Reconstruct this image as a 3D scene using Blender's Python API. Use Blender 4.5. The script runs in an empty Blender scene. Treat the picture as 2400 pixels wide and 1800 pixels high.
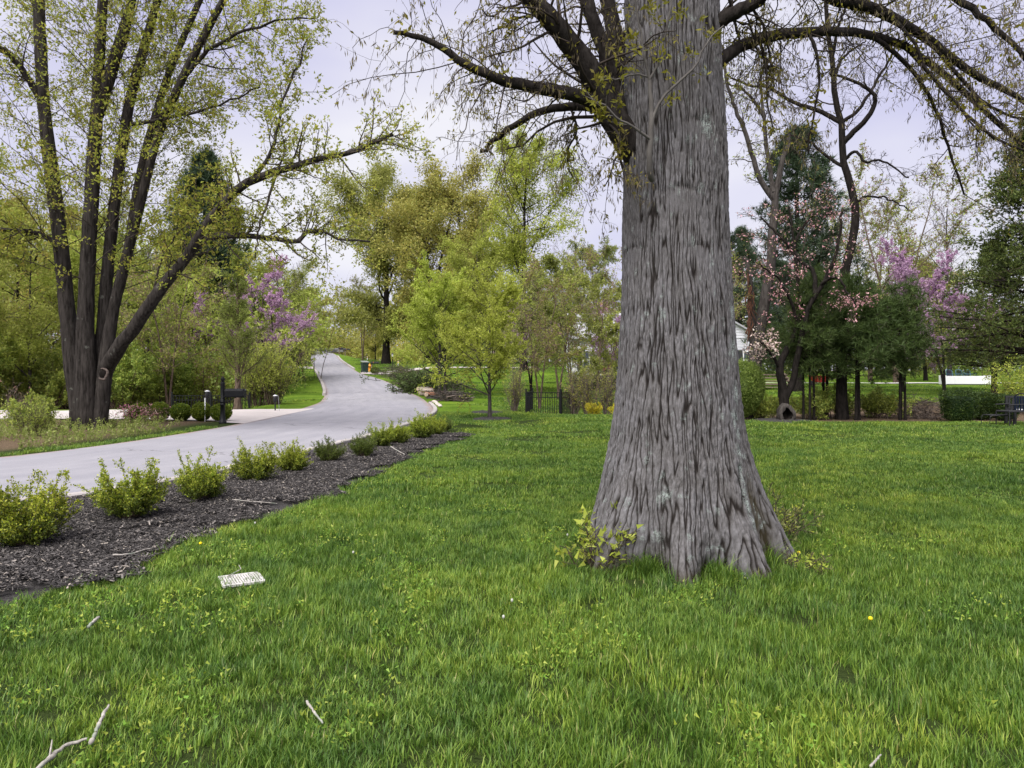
import bpy, bmesh, math, random
import numpy as np

# ------------------------------------------------------------------ camera, sky, sun, exposure
F, HZ, EYE = 1780.0, 870.0, 1.6          # focal length and horizon row in a 2400 x 1800 frame, eye height in metres
K = 2400.0 / 2212.0
scene = bpy.context.scene
cam_data = bpy.data.cameras.new("camera")
cam_data.sensor_width = 36.0
cam_data.lens = F / 2400.0 * 36.0
cam_data.shift_y = -(900.0 - HZ) / 2400.0
cam_data.clip_start = 0.05
cam_data.clip_end = 2000.0
cam = bpy.data.objects.new("camera", cam_data)
scene.collection.objects.link(cam)
cam.location = (0, 0, EYE)
cam.rotation_euler = (math.pi / 2, 0, 0)
scene.camera = cam

SUN_EL, SUN_AZ = math.radians(56), math.radians(205)     # azimuth from +Y, clockwise: behind the viewer, a little to the left
world = bpy.data.worlds.new("World")
scene.world = world
world.use_nodes = True
wn, wl = world.node_tree.nodes, world.node_tree.links
wn.clear()
w_out = wn.new("ShaderNodeOutputWorld")
w_bg = wn.new("ShaderNodeBackground")
w_sky = wn.new("ShaderNodeTexSky")
w_sky.sky_type = 'NISHITA'
w_sky.sun_disc = False
w_sky.sun_elevation = SUN_EL
w_sky.sun_rotation = SUN_AZ
w_scale = wn.new("ShaderNodeMix"); w_scale.data_type = 'RGBA'; w_scale.blend_type = 'MULTIPLY'
w_scale.inputs[0].default_value = 1.0
w_scale.inputs[7].default_value = (0.10, 0.10, 0.10, 1)
w_tc = wn.new("ShaderNodeTexCoord")
w_map = wn.new("ShaderNodeMapping"); w_map.inputs[3].default_value = (1.0, 1.0, 2.2)
w_noise = wn.new("ShaderNodeTexNoise"); w_noise.inputs["Scale"].default_value = 2.1
w_noise.inputs["Detail"].default_value = 4.0; w_noise.inputs["Roughness"].default_value = 0.45
w_ramp = wn.new("ShaderNodeValToRGB")
w_ramp.color_ramp.elements[0].position = 0.34; w_ramp.color_ramp.elements[0].color = (0.64, 0.63, 0.90, 1)
w_ramp.color_ramp.elements[1].position = 0.62; w_ramp.color_ramp.elements[1].color = (0.97, 0.955, 1.02, 1)
w_mix = wn.new("ShaderNodeMix"); w_mix.data_type = 'RGBA'; w_mix.inputs[0].default_value = 0.90
wl.new(w_tc.outputs["Generated"], w_map.inputs[0]); wl.new(w_map.outputs[0], w_noise.inputs["Vector"])
wl.new(w_noise.outputs["Fac"], w_ramp.inputs[0])
wl.new(w_sky.outputs[0], w_scale.inputs[6])
wl.new(w_scale.outputs[2], w_mix.inputs[6]); wl.new(w_ramp.outputs[0], w_mix.inputs[7])
wl.new(w_mix.outputs[2], w_bg.inputs[0]); wl.new(w_bg.outputs[0], w_out.inputs[0])
EXPOSURE = 2.25
w_bg.inputs[1].default_value = 1.0 / 2 ** EXPOSURE

sun_data = bpy.data.lights.new("sun", 'SUN')
sun_data.energy = 1.5
sun_data.angle = math.radians(60)
sun_data.color = (1.0, 0.97, 0.92)
sun = bpy.data.objects.new("sun", sun_data)
scene.collection.objects.link(sun)
sdir = np.array([math.sin(SUN_AZ) * math.cos(SUN_EL), math.cos(SUN_AZ) * math.cos(SUN_EL), math.sin(SUN_EL)])
from mathutils import Vector, Matrix
sun.rotation_euler = Vector(sdir).to_track_quat('Z', 'Y').to_euler()
sun.location = (0, 0, 30)

scene.view_settings.view_transform = 'Standard'
scene.view_settings.look = 'None'
scene.view_settings.exposure = EXPOSURE
scene.view_settings.gamma = 1.0
scene.view_settings.use_curve_mapping = False
scene.cycles.max_bounces = 6
scene.cycles.diffuse_bounces = 3
scene.cycles.glossy_bounces = 2
scene.cycles.transmission_bounces = 4
scene.cycles.use_denoising = True

# ------------------------------------------------------------------ helpers: places
C = scene.collection
def smooth(a, b, x):
    t = np.clip((np.asarray(x, float) - a) / (b - a), 0, 1)
    return t * t * (3 - 2 * t)

def at(px, py, d):                       # a point at distance d along the view direction of photo position (px, py)
    return np.array([(px - 1200.0) * d / F, d, EYE - (py - HZ) * d / F])
def a2(px, py, d):
    return at(px * K, py * K, d)

R_EDGE = np.array([(-16, -1), (-12.2, 2.6), (-9.3, 5.4), (-7.3, 7.4), (-6.0, 8.8), (-5.25, 9.7), (-4.85, 10.7), (-4.35, 13), (-3.8, 16), (-3.3, 20),
                   (-3.0, 25), (-3.1, 30), (-3.9, 36), (-4.9, 42), (-6.3, 48), (-8.6, 56), (-11.7, 65), (-15.2, 75), (-26.6, 115), (-31, 130)], float)
L_EDGE = np.array([(-22, 3.5), (-18, 7), (-15, 9.2), (-12.3, 11.2), (-10.6, 12.6), (-9.5, 14), (-8.95, 15.5), (-8.6, 17.5), (-8.35, 20), (-8.25, 22.5),
                   (-8.35, 27), (-8.9, 32), (-9.7, 38), (-10.9, 44), (-12.3, 50), (-14.2, 57), (-16.5, 65), (-19.3, 75), (-31, 115), (-35.5, 130)], float)
def catmull(P, n):
    P = np.asarray(P, float)
    m = len(P)
    E = np.vstack([2 * P[0] - P[1], P, 2 * P[-1] - P[-2]])
    t = np.linspace(0, m - 1 - 1e-6, n)
    i = np.floor(t).astype(int); f = (t - i)[:, None]
    p0, p1, p2, p3 = E[i], E[i + 1], E[i + 2], E[i + 3]
    return 0.5 * (2 * p1 + (p2 - p0) * f + (2 * p0 - 5 * p1 + 4 * p2 - p3) * f ** 2 + (3 * p1 - p0 - 3 * p2 + p3) * f ** 3)
RE, LE = catmull(R_EDGE, 260), catmull(L_EDGE, 260)
def road_right(y): return np.interp(y, RE[:, 1], RE[:, 0])
def road_left(y): return np.interp(y, LE[:, 1], LE[:, 0])

# gradient noise
def _hash(ix, iy, seed):
    h = (ix.astype(np.int64) * 374761393 + iy.astype(np.int64) * 668265263 + seed * 2147483647) & 0xFFFFFFFF
    h = ((h ^ (h >> 13)) * 1274126177) & 0xFFFFFFFF
    return ((h ^ (h >> 16)) & 0xFFFF) / 65536.0 * 2 * np.pi
def gnoise(u, v, seed=0, pu=None):
    u = np.asarray(u, float); v = np.asarray(v, float)
    iu = np.floor(u).astype(np.int64); iv = np.floor(v).astype(np.int64)
    fu, fv = u - iu, v - iv
    su, sv = fu * fu * fu * (fu * (fu * 6 - 15) + 10), fv * fv * fv * (fv * (fv * 6 - 15) + 10)
    def g(du, dv):
        a = iu + du
        if pu: a = a % pu
        an = _hash(a, iv + dv, seed)
        return np.cos(an) * (fu - du) + np.sin(an) * (fv - dv)
    n0 = g(0, 0) * (1 - su) + g(1, 0) * su
    n1 = g(0, 1) * (1 - su) + g(1, 1) * su
    return (n0 * (1 - sv) + n1 * sv) * 1.45

# the lie of the land: a flat lawn, a creek dip on both sides of the road, the road climbing to a crest
_YL = ([-60, 40, 50, 62, 75, 115, 126, 150, 450], [0, 0, .2, .9, 1.5, 3.65, 3.75, 3.3, 3.2])
_YM = ([-60, 27, 29.5, 32.5, 38, 50, 62, 75, 115, 450], [0, 0, -.12, -.52, -.42, .35, 1.6, 2.05, 3.0, 3.0])
_YR = ([-60, 25, 30, 38, 50, 70, 115, 450], [0, 0, .02, .12, .76, .95, 1.6, 2.0])
def H(x, y):
    x = np.asarray(x, float); y = np.asarray(y, float)
    hl = np.interp(y, *_YL)
    hm = np.interp(y, *_YM)
    hr = np.interp(y, *_YR)
    xr = road_right(np.clip(y, 0, 129)); xl = road_left(np.clip(y, 4, 129))
    wm = smooth(xr + 1.5, xr + 7.0, x) * smooth(24, 28, y)
    h = hl * (1 - wm) + hm * wm
    wr = smooth(10, 17, x)
    h = h * (1 - wr) + hr * wr
    dip = smooth(31.8, 36, y) * (1 - smooth(46, 58, y)) * (1 - smooth(-4.5, -2.0, x - xl))
    h = h - 0.75 * dip
    wood = (1 - smooth(-34, -22, x)) * smooth(20, 60, y)
    h = h + 1.2 * wood
    off = np.minimum(np.abs(x - xr), np.abs(x - xl))
    inside = (x > xl) & (x < xr)
    bump = 0.03 * gnoise(x * .35, y * .35, 5) + 0.012 * gnoise(x * 1.6, y * 1.6, 6)
    return h + np.where(inside, 0, bump * smooth(0, 1.2, off))
def h1(x, y): return float(H(np.array([x]), np.array([y]))[0])
def ground(px, d, dz=0.0):
    x = (px - 1200.0) * d / F
    return np.array([x, d, h1(x, d) + dz])

# ------------------------------------------------------------------ helpers: meshes and objects
def mesh_np(name, V, faces, mats=(), attrs=None, shade=True, mat_idx=None):
    me = bpy.data.meshes.new(name)
    V = np.asarray(V, np.float32).reshape(-1, 3)
    faces = [np.asarray(f, np.int32) for f in faces if len(f)]
    tot = np.concatenate([np.full(len(f), f.shape[1], np.int32) for f in faces])
    loops = np.concatenate([f.ravel() for f in faces])
    me.vertices.add(len(V)); me.vertices.foreach_set("co", V.ravel())
    me.loops.add(len(loops)); me.loops.foreach_set("vertex_index", loops)
    me.polygons.add(len(tot))
    me.polygons.foreach_set("loop_start", np.concatenate([[0], np.cumsum(tot)[:-1]]).astype(np.int32))
    me.polygons.foreach_set("loop_total", tot)
    me.polygons.foreach_set("use_smooth", np.full(len(tot), bool(shade)))
    for m in mats: me.materials.append(m)
    if mat_idx is not None: me.polygons.foreach_set("material_index", np.asarray(mat_idx, np.int32))
    for k, a in (attrs or {}).items():
        at_ = me.attributes.new(k, 'FLOAT', 'POINT'); at_.data.foreach_set("value", np.asarray(a, np.float32))
    me.update(calc_edges=True)
    return me

def tag(o, label=None, cat=None, group=None, kind=None):
    if label: o["label"] = label
    if cat: o["category"] = cat
    if group: o["group"] = group
    if kind: o["kind"] = kind
    return o
def link(name, me, parent=None, loc=None, rotz=0.0, scale=None):
    o = bpy.data.objects.new(name, me); C.objects.link(o)
    if parent is not None: o.parent = parent
    if loc is not None: o.location = tuple(float(v) for v in loc)
    if rotz: o.rotation_euler = (0, 0, rotz)
    if scale is not None: o.scale = scale if hasattr(scale, '__len__') else (scale,) * 3
    return o
def thing(name, label, cat, loc=(0, 0, 0), rotz=0.0, group=None, scale=None):
    return tag(link(name, None, None, loc, rotz, scale), label, cat, group)

class MB:                                # collects simple solids into one mesh
    def __init__(s): s.v = []; s.f4 = []; s.f3 = []; s.n = 0
    def add(s, V, q=(), t=()):
        V = np.asarray(V, float).reshape(-1, 3)
        s.v.append(V)
        if len(q): s.f4.append(np.asarray(q) + s.n)
        if len(t): s.f3.append(np.asarray(t) + s.n)
        s.n += len(V); return s
    def box(s, c, size, rz=0.0, bev=0.0, rx=0.0):
        x, y, z = np.asarray(size, float) / 2
        if bev <= 0:
            V = np.array([(-x, -y, -z), (x, -y, -z), (x, y, -z), (-x, y, -z), (-x, -y, z), (x, -y, z), (x, y, z), (-x, y, z)])
            q = [(3, 2, 1, 0), (4, 5, 6, 7), (0, 1, 5, 4), (1, 2, 6, 5), (2, 3, 7, 6), (3, 0, 4, 7)]
        else:
            b = bev; rings = []
            for zz, i in ((-z, b), (-z + b, 0), (z - b, 0), (z, b)):
                rings.append([(-x + i, -y + i + 0, zz), (x - i, -y + i, zz), (x - i, y - i, zz), (-x + i, y - i, zz)])
            V = np.array(rings).reshape(-1, 3)
            q = [(3, 2, 1, 0), (12, 13, 14, 15)]
            for r in range(3):
                for k in range(4):
                    q.append((r * 4 + k, r * 4 + (k + 1) % 4, r * 4 + 4 + (k + 1) % 4, r * 4 + 4 + k))
        if rx:
            cx, sx = math.cos(rx), math.sin(rx)
            V = V @ np.array([(1, 0, 0), (0, cx, sx), (0, -sx, cx)])
        ca, sa = math.cos(rz), math.sin(rz)
        V = V @ np.array([(ca, sa, 0), (-sa, ca, 0), (0, 0, 1)])
        return s.add(V + np.asarray(c, float), q)
    def lathe(s, c, prof, n=16):         # prof: (radius, z) pairs
        prof = np.asarray(prof, float); a = np.arange(n) * 2 * np.pi / n
        V = np.stack([prof[:, 0, None] * np.cos(a), prof[:, 0, None] * np.sin(a), np.repeat(prof[:, 1, None], n, 1)], -1)
        q = []; m = len(prof)
        for i in range(m - 1):
            for k in range(n): q.append((i * n + k, i * n + (k + 1) % n, i * n + n + (k + 1) % n, i * n + n + k))
        V = np.vstack([V.reshape(-1, 3), [(0, 0, prof[0, 1]), (0, 0, prof[-1, 1])]])
        t = [(m * n, (k + 1) % n, k) for k in range(n)] + [(m * n + 1, (m - 1) * n + k, (m - 1) * n + (k + 1) % n) for k in range(n)]
        return s.add(V + np.asarray(c, float), q, t)
    def tube(s, pts, r, n=6):
        P = np.asarray(pts, float)[None]; R = np.broadcast_to(np.asarray(r, float), (P.shape[1],))[None]
        V, q, t = tubes(P, R, n, cap=True); return s.add(V, q, t)
    def prism(s, poly, z0, z1):          # polygon (x, z) pairs extruded along y from z0 to z1
        poly = np.asarray(poly, float); n = len(poly)
        V = np.vstack([np.c_[poly[:, 0], np.full(n, z0), poly[:, 1]], np.c_[poly[:, 0], np.full(n, z1), poly[:, 1]]])
        q = [(k, (k + 1) % n, n + (k + 1) % n, n + k) for k in range(n)]
        c0, c1 = V[:n].mean(0), V[n:].mean(0)
        V = np.vstack([V, [c0, c1]])
        t = [(2 * n, (k + 1) % n, k) for k in range(n)] + [(2 * n + 1, n + k, n + (k + 1) % n) for k in range(n)]
        return s.add(V, q, t)
    def mesh(s, name, mat, shade=False, attrs=None):
        return mesh_np(name, np.vstack(s.v), [np.vstack(f) for f in (s.f4, s.f3) if f], [mat], attrs, shade)
    def build(s, name, mat, parent=None, shade=False, loc=None):
        return link(name, s.mesh(name, mat, shade), parent, loc)

def unit(v): return v / np.maximum(np.linalg.norm(v, axis=-1, keepdims=True), 1e-9)
def frames(T):
    ref = np.where(np.abs(T[..., 2:3]) > 0.8, np.array([1.0, 0.15, 0]), np.array([0, 0, 1.0]))
    n1 = unit(np.cross(T, ref)); return n1, np.cross(T, n1)
def tubes(P, R, S, cap=False):
    B, N, _ = P.shape
    T = np.empty_like(P); T[:, 1:-1] = P[:, 2:] - P[:, :-2]; T[:, 0] = P[:, 1] - P[:, 0]; T[:, -1] = P[:, -1] - P[:, -2]
    T = unit(T)
    Tm = unit(P[:, -1] - P[:, 0])
    ref = np.where(np.abs(Tm[:, 2:3]) > 0.8, np.array([1.0, 0.15, 0]), np.array([0.1, 0, 1.0]))[:, None, :]
    n1 = unit(np.cross(T, np.broadcast_to(ref, T.shape))); n2 = np.cross(T, n1)
    a = np.arange(S) * 2 * np.pi / S
    V = P[:, :, None] + R[:, :, None, None] * (np.cos(a)[:, None] * n1[:, :, None] + np.sin(a)[:, None] * n2[:, :, None])
    base = (np.arange(B) * N * S)[:, None, None] + (np.arange(N - 1) * S)[None, :, None]
    k = np.arange(S)[None, None]; k2 = (k + 1) % S
    q = np.stack([base + k, base + k2, base + S + k2, base + S + k], -1).reshape(-1, 4)
    V = V.reshape(-1, 3)
    if not cap: return V, q
    n = len(V); V = np.vstack([V, P[:, 0], P[:, -1]])
    t = []
    for b in range(B):
        for j in range(S):
            t.append((n + b, b * N * S + (j + 1) % S, b * N * S + j))
            t.append((n + B + b, b * N * S + (N - 1) * S + j, b * N * S + (N - 1) * S + (j + 1) % S))
    return V, q, np.array(t)

def spawn(P, R, k, t0, t1, ang, lens, M, rf, up, wig, rng, rmin=.003, lmin=.7, angj=.25):
    """children of every branch: k each, between t0 and t1, leaving at angle ang (degrees)"""
    B, N, _ = P.shape
    t = t0 + (t1 - t0) * (np.arange(k)[None] + rng.random((B, k))) / k
    f = t * (N - 1); i = np.minimum(f.astype(int), N - 2); f = (f - i)[..., None]
    b = np.arange(B)[:, None]
    S0 = P[b, i] * (1 - f) + P[b, i + 1] * f
    T = unit(P[b, i + 1] - P[b, i])
    r = (R[b, i] * (1 - f[..., 0]) + R[b, i + 1] * f[..., 0])
    n1, n2 = frames(T)
    az = (np.arange(k)[None] * 2.39996 + rng.random((B, 1)) * 6.283 + rng.normal(0, .5, (B, k)))[..., None]
    an = np.radians(ang) * (1 + rng.normal(0, angj, (B, k)))[..., None]
    D = np.cos(an) * T + np.sin(an) * (np.cos(az) * n1 + np.sin(az) * n2)
    L = np.linalg.norm(np.diff(P, axis=1), axis=2).sum(1)[:, None]
    if callable(lens): ln = lens(t, L)
    else: ln = L * lens * (1 - .45 * t)
    ln = ln * (lmin + (2.0 - 2 * lmin) * rng.random((B, k)))
    D = D.reshape(-1, 3); S0 = S0.reshape(-1, 3); ln = ln.reshape(-1)
    Q = np.empty((len(S0), M, 3)); Q[:, 0] = S0
    st = (ln / (M - 1))[:, None]
    for j in range(1, M):
        Q[:, j] = Q[:, j - 1] + D * st
        D = unit(D + rng.normal(0, wig, D.shape) + np.array([0, 0, up]))
    r0 = np.maximum(np.minimum(r.reshape(-1) * rf, ln * .016 + rmin), rmin)
    Rr = np.maximum(r0[:, None] * np.linspace(1, .35, M)[None], rmin * .7)
    return Q, Rr

def leaf_quads(c, axis, size, asp, rng, fold=0.0, tri=False):
    """one rhombic leaf for each centre; axis: leaf direction"""
    n = len(c); axis = unit(axis)
    nrm = unit(rng.normal(0, 1, (n, 3)) + np.array([0, 0, .6]))
    side = unit(np.cross(axis, nrm))
    s = (np.asarray(size) * (0.6 + 0.8 * rng.random(n)))[:, None]
    if tri:
        V = np.stack([c - side * s * asp * .5, c + side * s * asp * .5, c + axis * s], 1)
        return V.reshape(-1, 3), np.arange(n * 3).reshape(n, 3), np.repeat(rng.random(n), 3)
    up = np.cross(side, axis)
    V = np.stack([c, c + axis * s * .45 + side * s * asp * .5 + up * s * fold, c + axis * s, c + axis * s * .45 - side * s * asp * .5 + up * s * fold], 1)
    q = np.arange(n * 4).reshape(n, 4)
    rnd = np.repeat(rng.random(n), 4)
    return V.reshape(-1, 3), q, rnd

def on_branches(P, n, rng, t0=.2, spread=.05):
    B, N, _ = P.shape
    b = rng.integers(0, B, n); t = (t0 + (1 - t0) * rng.random(n)) * (N - 1)
    i = np.minimum(t.astype(int), N - 2); f = (t - i)[:, None]
    p = P[b, i] * (1 - f) + P[b, i + 1] * f
    return p + rng.normal(0, spread, p.shape), unit(P[b, i + 1] - P[b, i])

# ------------------------------------------------------------------ helpers: materials
def new_mat(name):
    m = bpy.data.materials.new(name); m.use_nodes = True
    n = m.node_tree.nodes; l = m.node_tree.links
    b = n["Principled BSDF"]; b.inputs["Specular IOR Level"].default_value = 0.25
    return m, n, l, b
def ramp(n, stops):
    r = n.new("ShaderNodeValToRGB"); e = r.color_ramp.elements
    while len(e) < len(stops): e.new(0.5)
    for x, (p, c) in zip(e, stops): x.position = p; x.color = (*c, 1)
    return r
def noise(n, l, scale, detail=4, vec=None, rough=.55, coord="Object", stretch=None):
    t = n.new("ShaderNodeTexNoise"); t.inputs["Scale"].default_value = scale; t.inputs["Detail"].default_value = detail
    t.inputs["Roughness"].default_value = rough
    if vec is None:
        tc = n.new("ShaderNodeTexCoord"); vec = tc.outputs[coord]
    if stretch:
        mp = n.new("ShaderNodeMapping"); mp.inputs[3].default_value = stretch; l.new(vec, mp.inputs[0]); vec = mp.outputs[0]
    l.new(vec, t.inputs["Vector"]); return t
def world_pos(n): return n.new("ShaderNodeNewGeometry").outputs["Position"]
def mixc(n, l, fac, a, b, mode='MIX'):
    m = n.new("ShaderNodeMix"); m.data_type = 'RGBA'; m.blend_type = mode
    for s, v in ((0, fac), (6, a), (7, b)):
        if hasattr(v, 'links') or hasattr(v, 'is_linked'): l.new(v, m.inputs[s])
        else: m.inputs[s].default_value = v if s == 0 else (*v, 1)
    return m.outputs[2]
def bump(n, l, h, b, strength=.5, dist=.02):
    k = n.new("ShaderNodeBump"); k.inputs["Strength"].default_value = strength; k.inputs["Distance"].default_value = dist
    l.new(h, k.inputs["Height"]); l.new(k.outputs[0], b.inputs["Normal"]); return k
def plain(name, col, rough=.6, spec=.3, var=.12, scale=8.0, metal=0.0, bmp=0.0):
    m, n, l, b = new_mat(name)
    t = noise(n, l, scale, 5)
    r = ramp(n, [(.3, tuple(c * (1 - var) for c in col)), (.7, tuple(min(1, c * (1 + var)) for c in col))])
    l.new(t.outputs["Fac"], r.inputs[0]); l.new(r.outputs[0], b.inputs["Base Color"])
    b.inputs["Roughness"].default_value = rough; b.inputs["Specular IOR Level"].default_value = spec; b.inputs["Metallic"].default_value = metal
    if bmp: bump(n, l, t.outputs["Fac"], b, .6, bmp)
    return m
def leaf_mat(name, cols, trans=.4, vary=.25, patch=.5, rough=.55):
    m, n, l, b = new_mat(name)
    a = n.new("ShaderNodeAttribute"); a.attribute_name = "rnd"
    k = len(cols); r = ramp(n, [(i / (k - 1), c) for i, c in enumerate(cols)])
    l.new(a.outputs["Fac"], r.inputs[0])
    oi = n.new("ShaderNodeObjectInfo")
    t = noise(n, l, patch, 3, world_pos(n))
    mr = n.new("ShaderNodeMapRange"); mr.inputs[1].default_value = .3; mr.inputs[2].default_value = .7
    mr.inputs[3].default_value = 1 - vary; mr.inputs[4].default_value = 1 + vary
    l.new(t.outputs["Fac"], mr.inputs[0])
    hs = n.new("ShaderNodeHueSaturation"); l.new(r.outputs[0], hs.inputs["Color"]); l.new(mr.outputs[0], hs.inputs["Value"])
    mh = n.new("ShaderNodeMapRange"); mh.inputs[3].default_value = .492; mh.inputs[4].default_value = .508
    l.new(oi.outputs["Random"], mh.inputs[0]); l.new(mh.outputs[0], hs.inputs["Hue"])
    l.new(hs.outputs[0], b.inputs["Base Color"]); b.inputs["Roughness"].default_value = rough
    tr = n.new("ShaderNodeBsdfTranslucent"); l.new(hs.outputs[0], tr.inputs[0])
    ms = n.new("ShaderNodeMixShader"); ms.inputs[0].default_value = trans
    l.new(b.outputs[0], ms.inputs[1]); l.new(tr.outputs[0], ms.inputs[2])
    l.new(ms.outputs[0], n["Material Output"].inputs[0])
    return m
def bark_mat(name, dark, light, scale=6.0, stretch=(1, 1, .16), bstr=.7, lichen=None, moss=None, amount=.62):
    m, n, l, b = new_mat(name)
    t = noise(n, l, scale * 3, 6, stretch=stretch, rough=.65)
    r = ramp(n, [(.35, dark), (.62, light)]); l.new(t.outputs["Fac"], r.inputs[0]); col = r.outputs[0]
    for c, s, am in ((lichen, 5.0, amount), (moss, 1.2, .6)):
        if c:
            t2 = noise(n, l, s, 5); r2 = ramp(n, [(am, (0, 0, 0)), (am + .05, (1, 1, 1))]); l.new(t2.outputs["Fac"], r2.inputs[0])
            col = mixc(n, l, r2.outputs[0], col, c)
    l.new(col, b.inputs["Base Color"]); b.inputs["Roughness"].default_value = .9; b.inputs["Specular IOR Level"].default_value = .1
    bump(n, l, t.outputs["Fac"], b, bstr, .03)
    return m
# ------------------------------------------------------------------ the setting
BED = np.array([(-4.6, 2.0), (-3.75, 4.2), (-3.43, 5.09), (-3.26, 5.57), (-3.06, 5.85), (-3.05, 6.64), (-2.98, 7.47), (-2.55, 8.55), (-2.29, 10.2),
                (-2.05, 12.4), (-1.79, 14.5), (-1.5, 16.65), (-1.15, 18.6), (-1.35, 19.4), (-3.0, 20.2)], float)
BEDC = catmull(BED, 120)
def bed_edge(y):                          # the lawn begins to the right of this
    y = np.asarray(y, float)
    e = np.interp(y, BEDC[:-14, 1], BEDC[:-14, 0]) + .07 * gnoise(y * 1.3, y * 0, 9) + .04 * gnoise(y * 5, y * 0, 10)
    return np.where(y > 19.3, road_right(y) + .32, e)
def lawn_end(x):                          # far edge of the near lawn
    return np.interp(x, [-60, 2.2, 6.2, 80], [31.5, 29.5, 23.7, 23.9]) + .12 * gnoise(np.asarray(x, float) * .8, np.asarray(x, float) * 0, 11)

TC = np.array([1.437, 6.6])               # foot of the foreground oak
GRATE = ((566 - 1200.0) * 5.72 / F, 5.72)  # drain grate
T2 = np.array([2.75, 15.2])               # foot of the oak behind it

def axis_grid(a):
    return np.concatenate([np.linspace(p, q, n, endpoint=False) for p, q, n in a] + [[a[-1][1]]])
gx = axis_grid([(-320, -60, 22), (-60, -22, 26), (-22, 14, 96), (14, 30, 22), (30, 60, 14), (60, 320, 16)])
gy = axis_grid([(-60, 0, 12), (0, 34, 96), (34, 80, 46), (80, 140, 26), (140, 460, 18)])
GX, GY = np.meshgrid(gx, gy)
GZ = H(GX, GY)
rr, rl = road_right(np.clip(GY, 0, 130)), road_left(np.clip(GY, 4, 130))
on_road = smooth(.0, .5, np.minimum(GX - rl, rr - GX)) * (GY < 130) * (GY > -1)
GZ = GZ - .06 * on_road - .05 * smooth(0.0, .5, np.minimum(bed_edge(GY) - GX, GX - rr)) * (GY < 19) * (GY > 0)
drv = (GX < rl) & (GX > -60) & (GY > 24.9) & (GY < 31.3)
GZ = GZ - .05 * drv
lit = np.zeros_like(GX)
lit = np.maximum(lit, smooth(23.6, 24.2, GY) * (1 - smooth(33, 38, GY)) * smooth(5.0, 7.0, GX))                    # bed along the right
lit = np.maximum(lit, smooth(-3, -8, GX - rl) * smooth(31, 33, GY) * (1 - .0 * GY))                               # the wood on the left
lit = np.maximum(lit, smooth(-.8, -1.8, GX - rl) * smooth(10, 13, GY) * (1 - smooth(24.5, 25, GY)))               # bed under the maple
lit = np.maximum(lit, smooth(28.5, 30, GY) * (1 - smooth(34, 40, GY)) * smooth(-1, .8, GX) * .8)                  # creek bank
lit = np.maximum(lit, smooth(120, 135, GY))
lit = np.clip(lit + .35 * gnoise(GX * .5, GY * .5, 3) * (lit > .02) * (lit < .98), 0, 1)
nx, ny = len(gx), len(gy)
ii = (np.arange(ny - 1)[:, None] * nx + np.arange(nx - 1)[None]).ravel()
gq = np.stack([ii, ii + 1, ii + nx + 1, ii + nx], 1)

m, n, l, b = new_mat("ground_grass_and_litter")
wp = world_pos(n)
t1 = noise(n, l, .35, 5, wp); t2 = noise(n, l, 9.0, 4, wp); t3 = noise(n, l, 45.0, 3, wp)
r1 = ramp(n, [(.3, (.060, .115, .012)), (.5, (.100, .170, .018)), (.7, (.15, .225, .028))]); l.new(t1.outputs["Fac"], r1.inputs[0])
r2 = ramp(n, [(.3, (.6, .6, .6)), (.7, (1.3, 1.3, 1.2))])
afar = n.new("ShaderNodeAttribute"); afar.attribute_name = "thatch"; l.new(t2.outputs["Fac"], r2.inputs[0])
gcol = mixc(n, l, 1.0, r1.outputs[0], r2.outputs[0], 'MULTIPLY'); gcol = mixc(n, l, afar.outputs["Fac"], gcol, (.030, .044, .012))
r3 = ramp(n, [(.3, (.045, .032, .022)), (.5, (.12, .085, .055)), (.72, (.22, .16, .11))]); l.new(t3.outputs["Fac"], r3.inputs[0])
al = n.new("ShaderNodeAttribute"); al.attribute_name = "litter"
l.new(mixc(n, l, al.outputs["Fac"], gcol, r3.outputs[0]), b.inputs["Base Color"])
b.inputs["Roughness"].default_value = .95; b.inputs["Specular IOR Level"].default_value = .05
bump(n, l, t3.outputs["Fac"], b, .8, .05)
ground_o = tag(link("ground", mesh_np("ground", np.stack([GX, GY, GZ], -1).reshape(-1, 3), [gq], [m], {"litter": lit.ravel(), "thatch": (1 - smooth(23, 31, GY)).ravel()})), kind="structure")

# road
NL = 15
us = np.linspace(-1, 1, NL)
RV = LE[:, None, :] * (1 - us[None, :, None]) / 2 + RE[:, None, :] * (1 + us[None, :, None]) / 2
RZ = H(RV[..., 0], RV[..., 1]) + .012 + .03 * (1 - us[None] ** 2)
cen = RV.mean(1); arc = np.concatenate([[0], np.cumsum(np.linalg.norm(np.diff(cen, axis=0), axis=1))])
V = np.concatenate([RV, RZ[..., None]], -1)
nr = len(LE)
i0 = (np.arange(nr - 1)[:, None] * NL + np.arange(NL - 1)[None]).ravel()
m, n, l, b = new_mat("worn_asphalt")
au = n.new("ShaderNodeAttribute"); au.attribute_name = "u"
av = n.new("ShaderNodeAttribute"); av.attribute_name = "v"
cx = n.new("ShaderNodeCombineXYZ"); l.new(au.outputs["Fac"], cx.inputs[0]); l.new(av.outputs["Fac"], cx.inputs[1])
ts = noise(n, l, 2.4, 5, cx.outputs[0], stretch=(2.6, .10, 1)); tf = noise(n, l, 260.0, 2, world_pos(n)); tm = noise(n, l, .9, 6, world_pos(n), rough=.7)
rs = ramp(n, [(.3, (.228, .224, .250)), (.5, (.252, .246, .272)), (.72, (.282, .274, .298))]); l.new(ts.outputs["Fac"], rs.inputs[0])
rf_ = ramp(n, [(.25, (.72, .72, .72)), (.75, (1.22, 1.22, 1.22))]); l.new(tf.outputs["Fac"], rf_.inputs[0])
rm = ramp(n, [(.3, (.92, .92, .93)), (.7, (1.06, 1.055, 1.05))]); l.new(tm.outputs["Fac"], rm.inputs[0])
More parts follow.
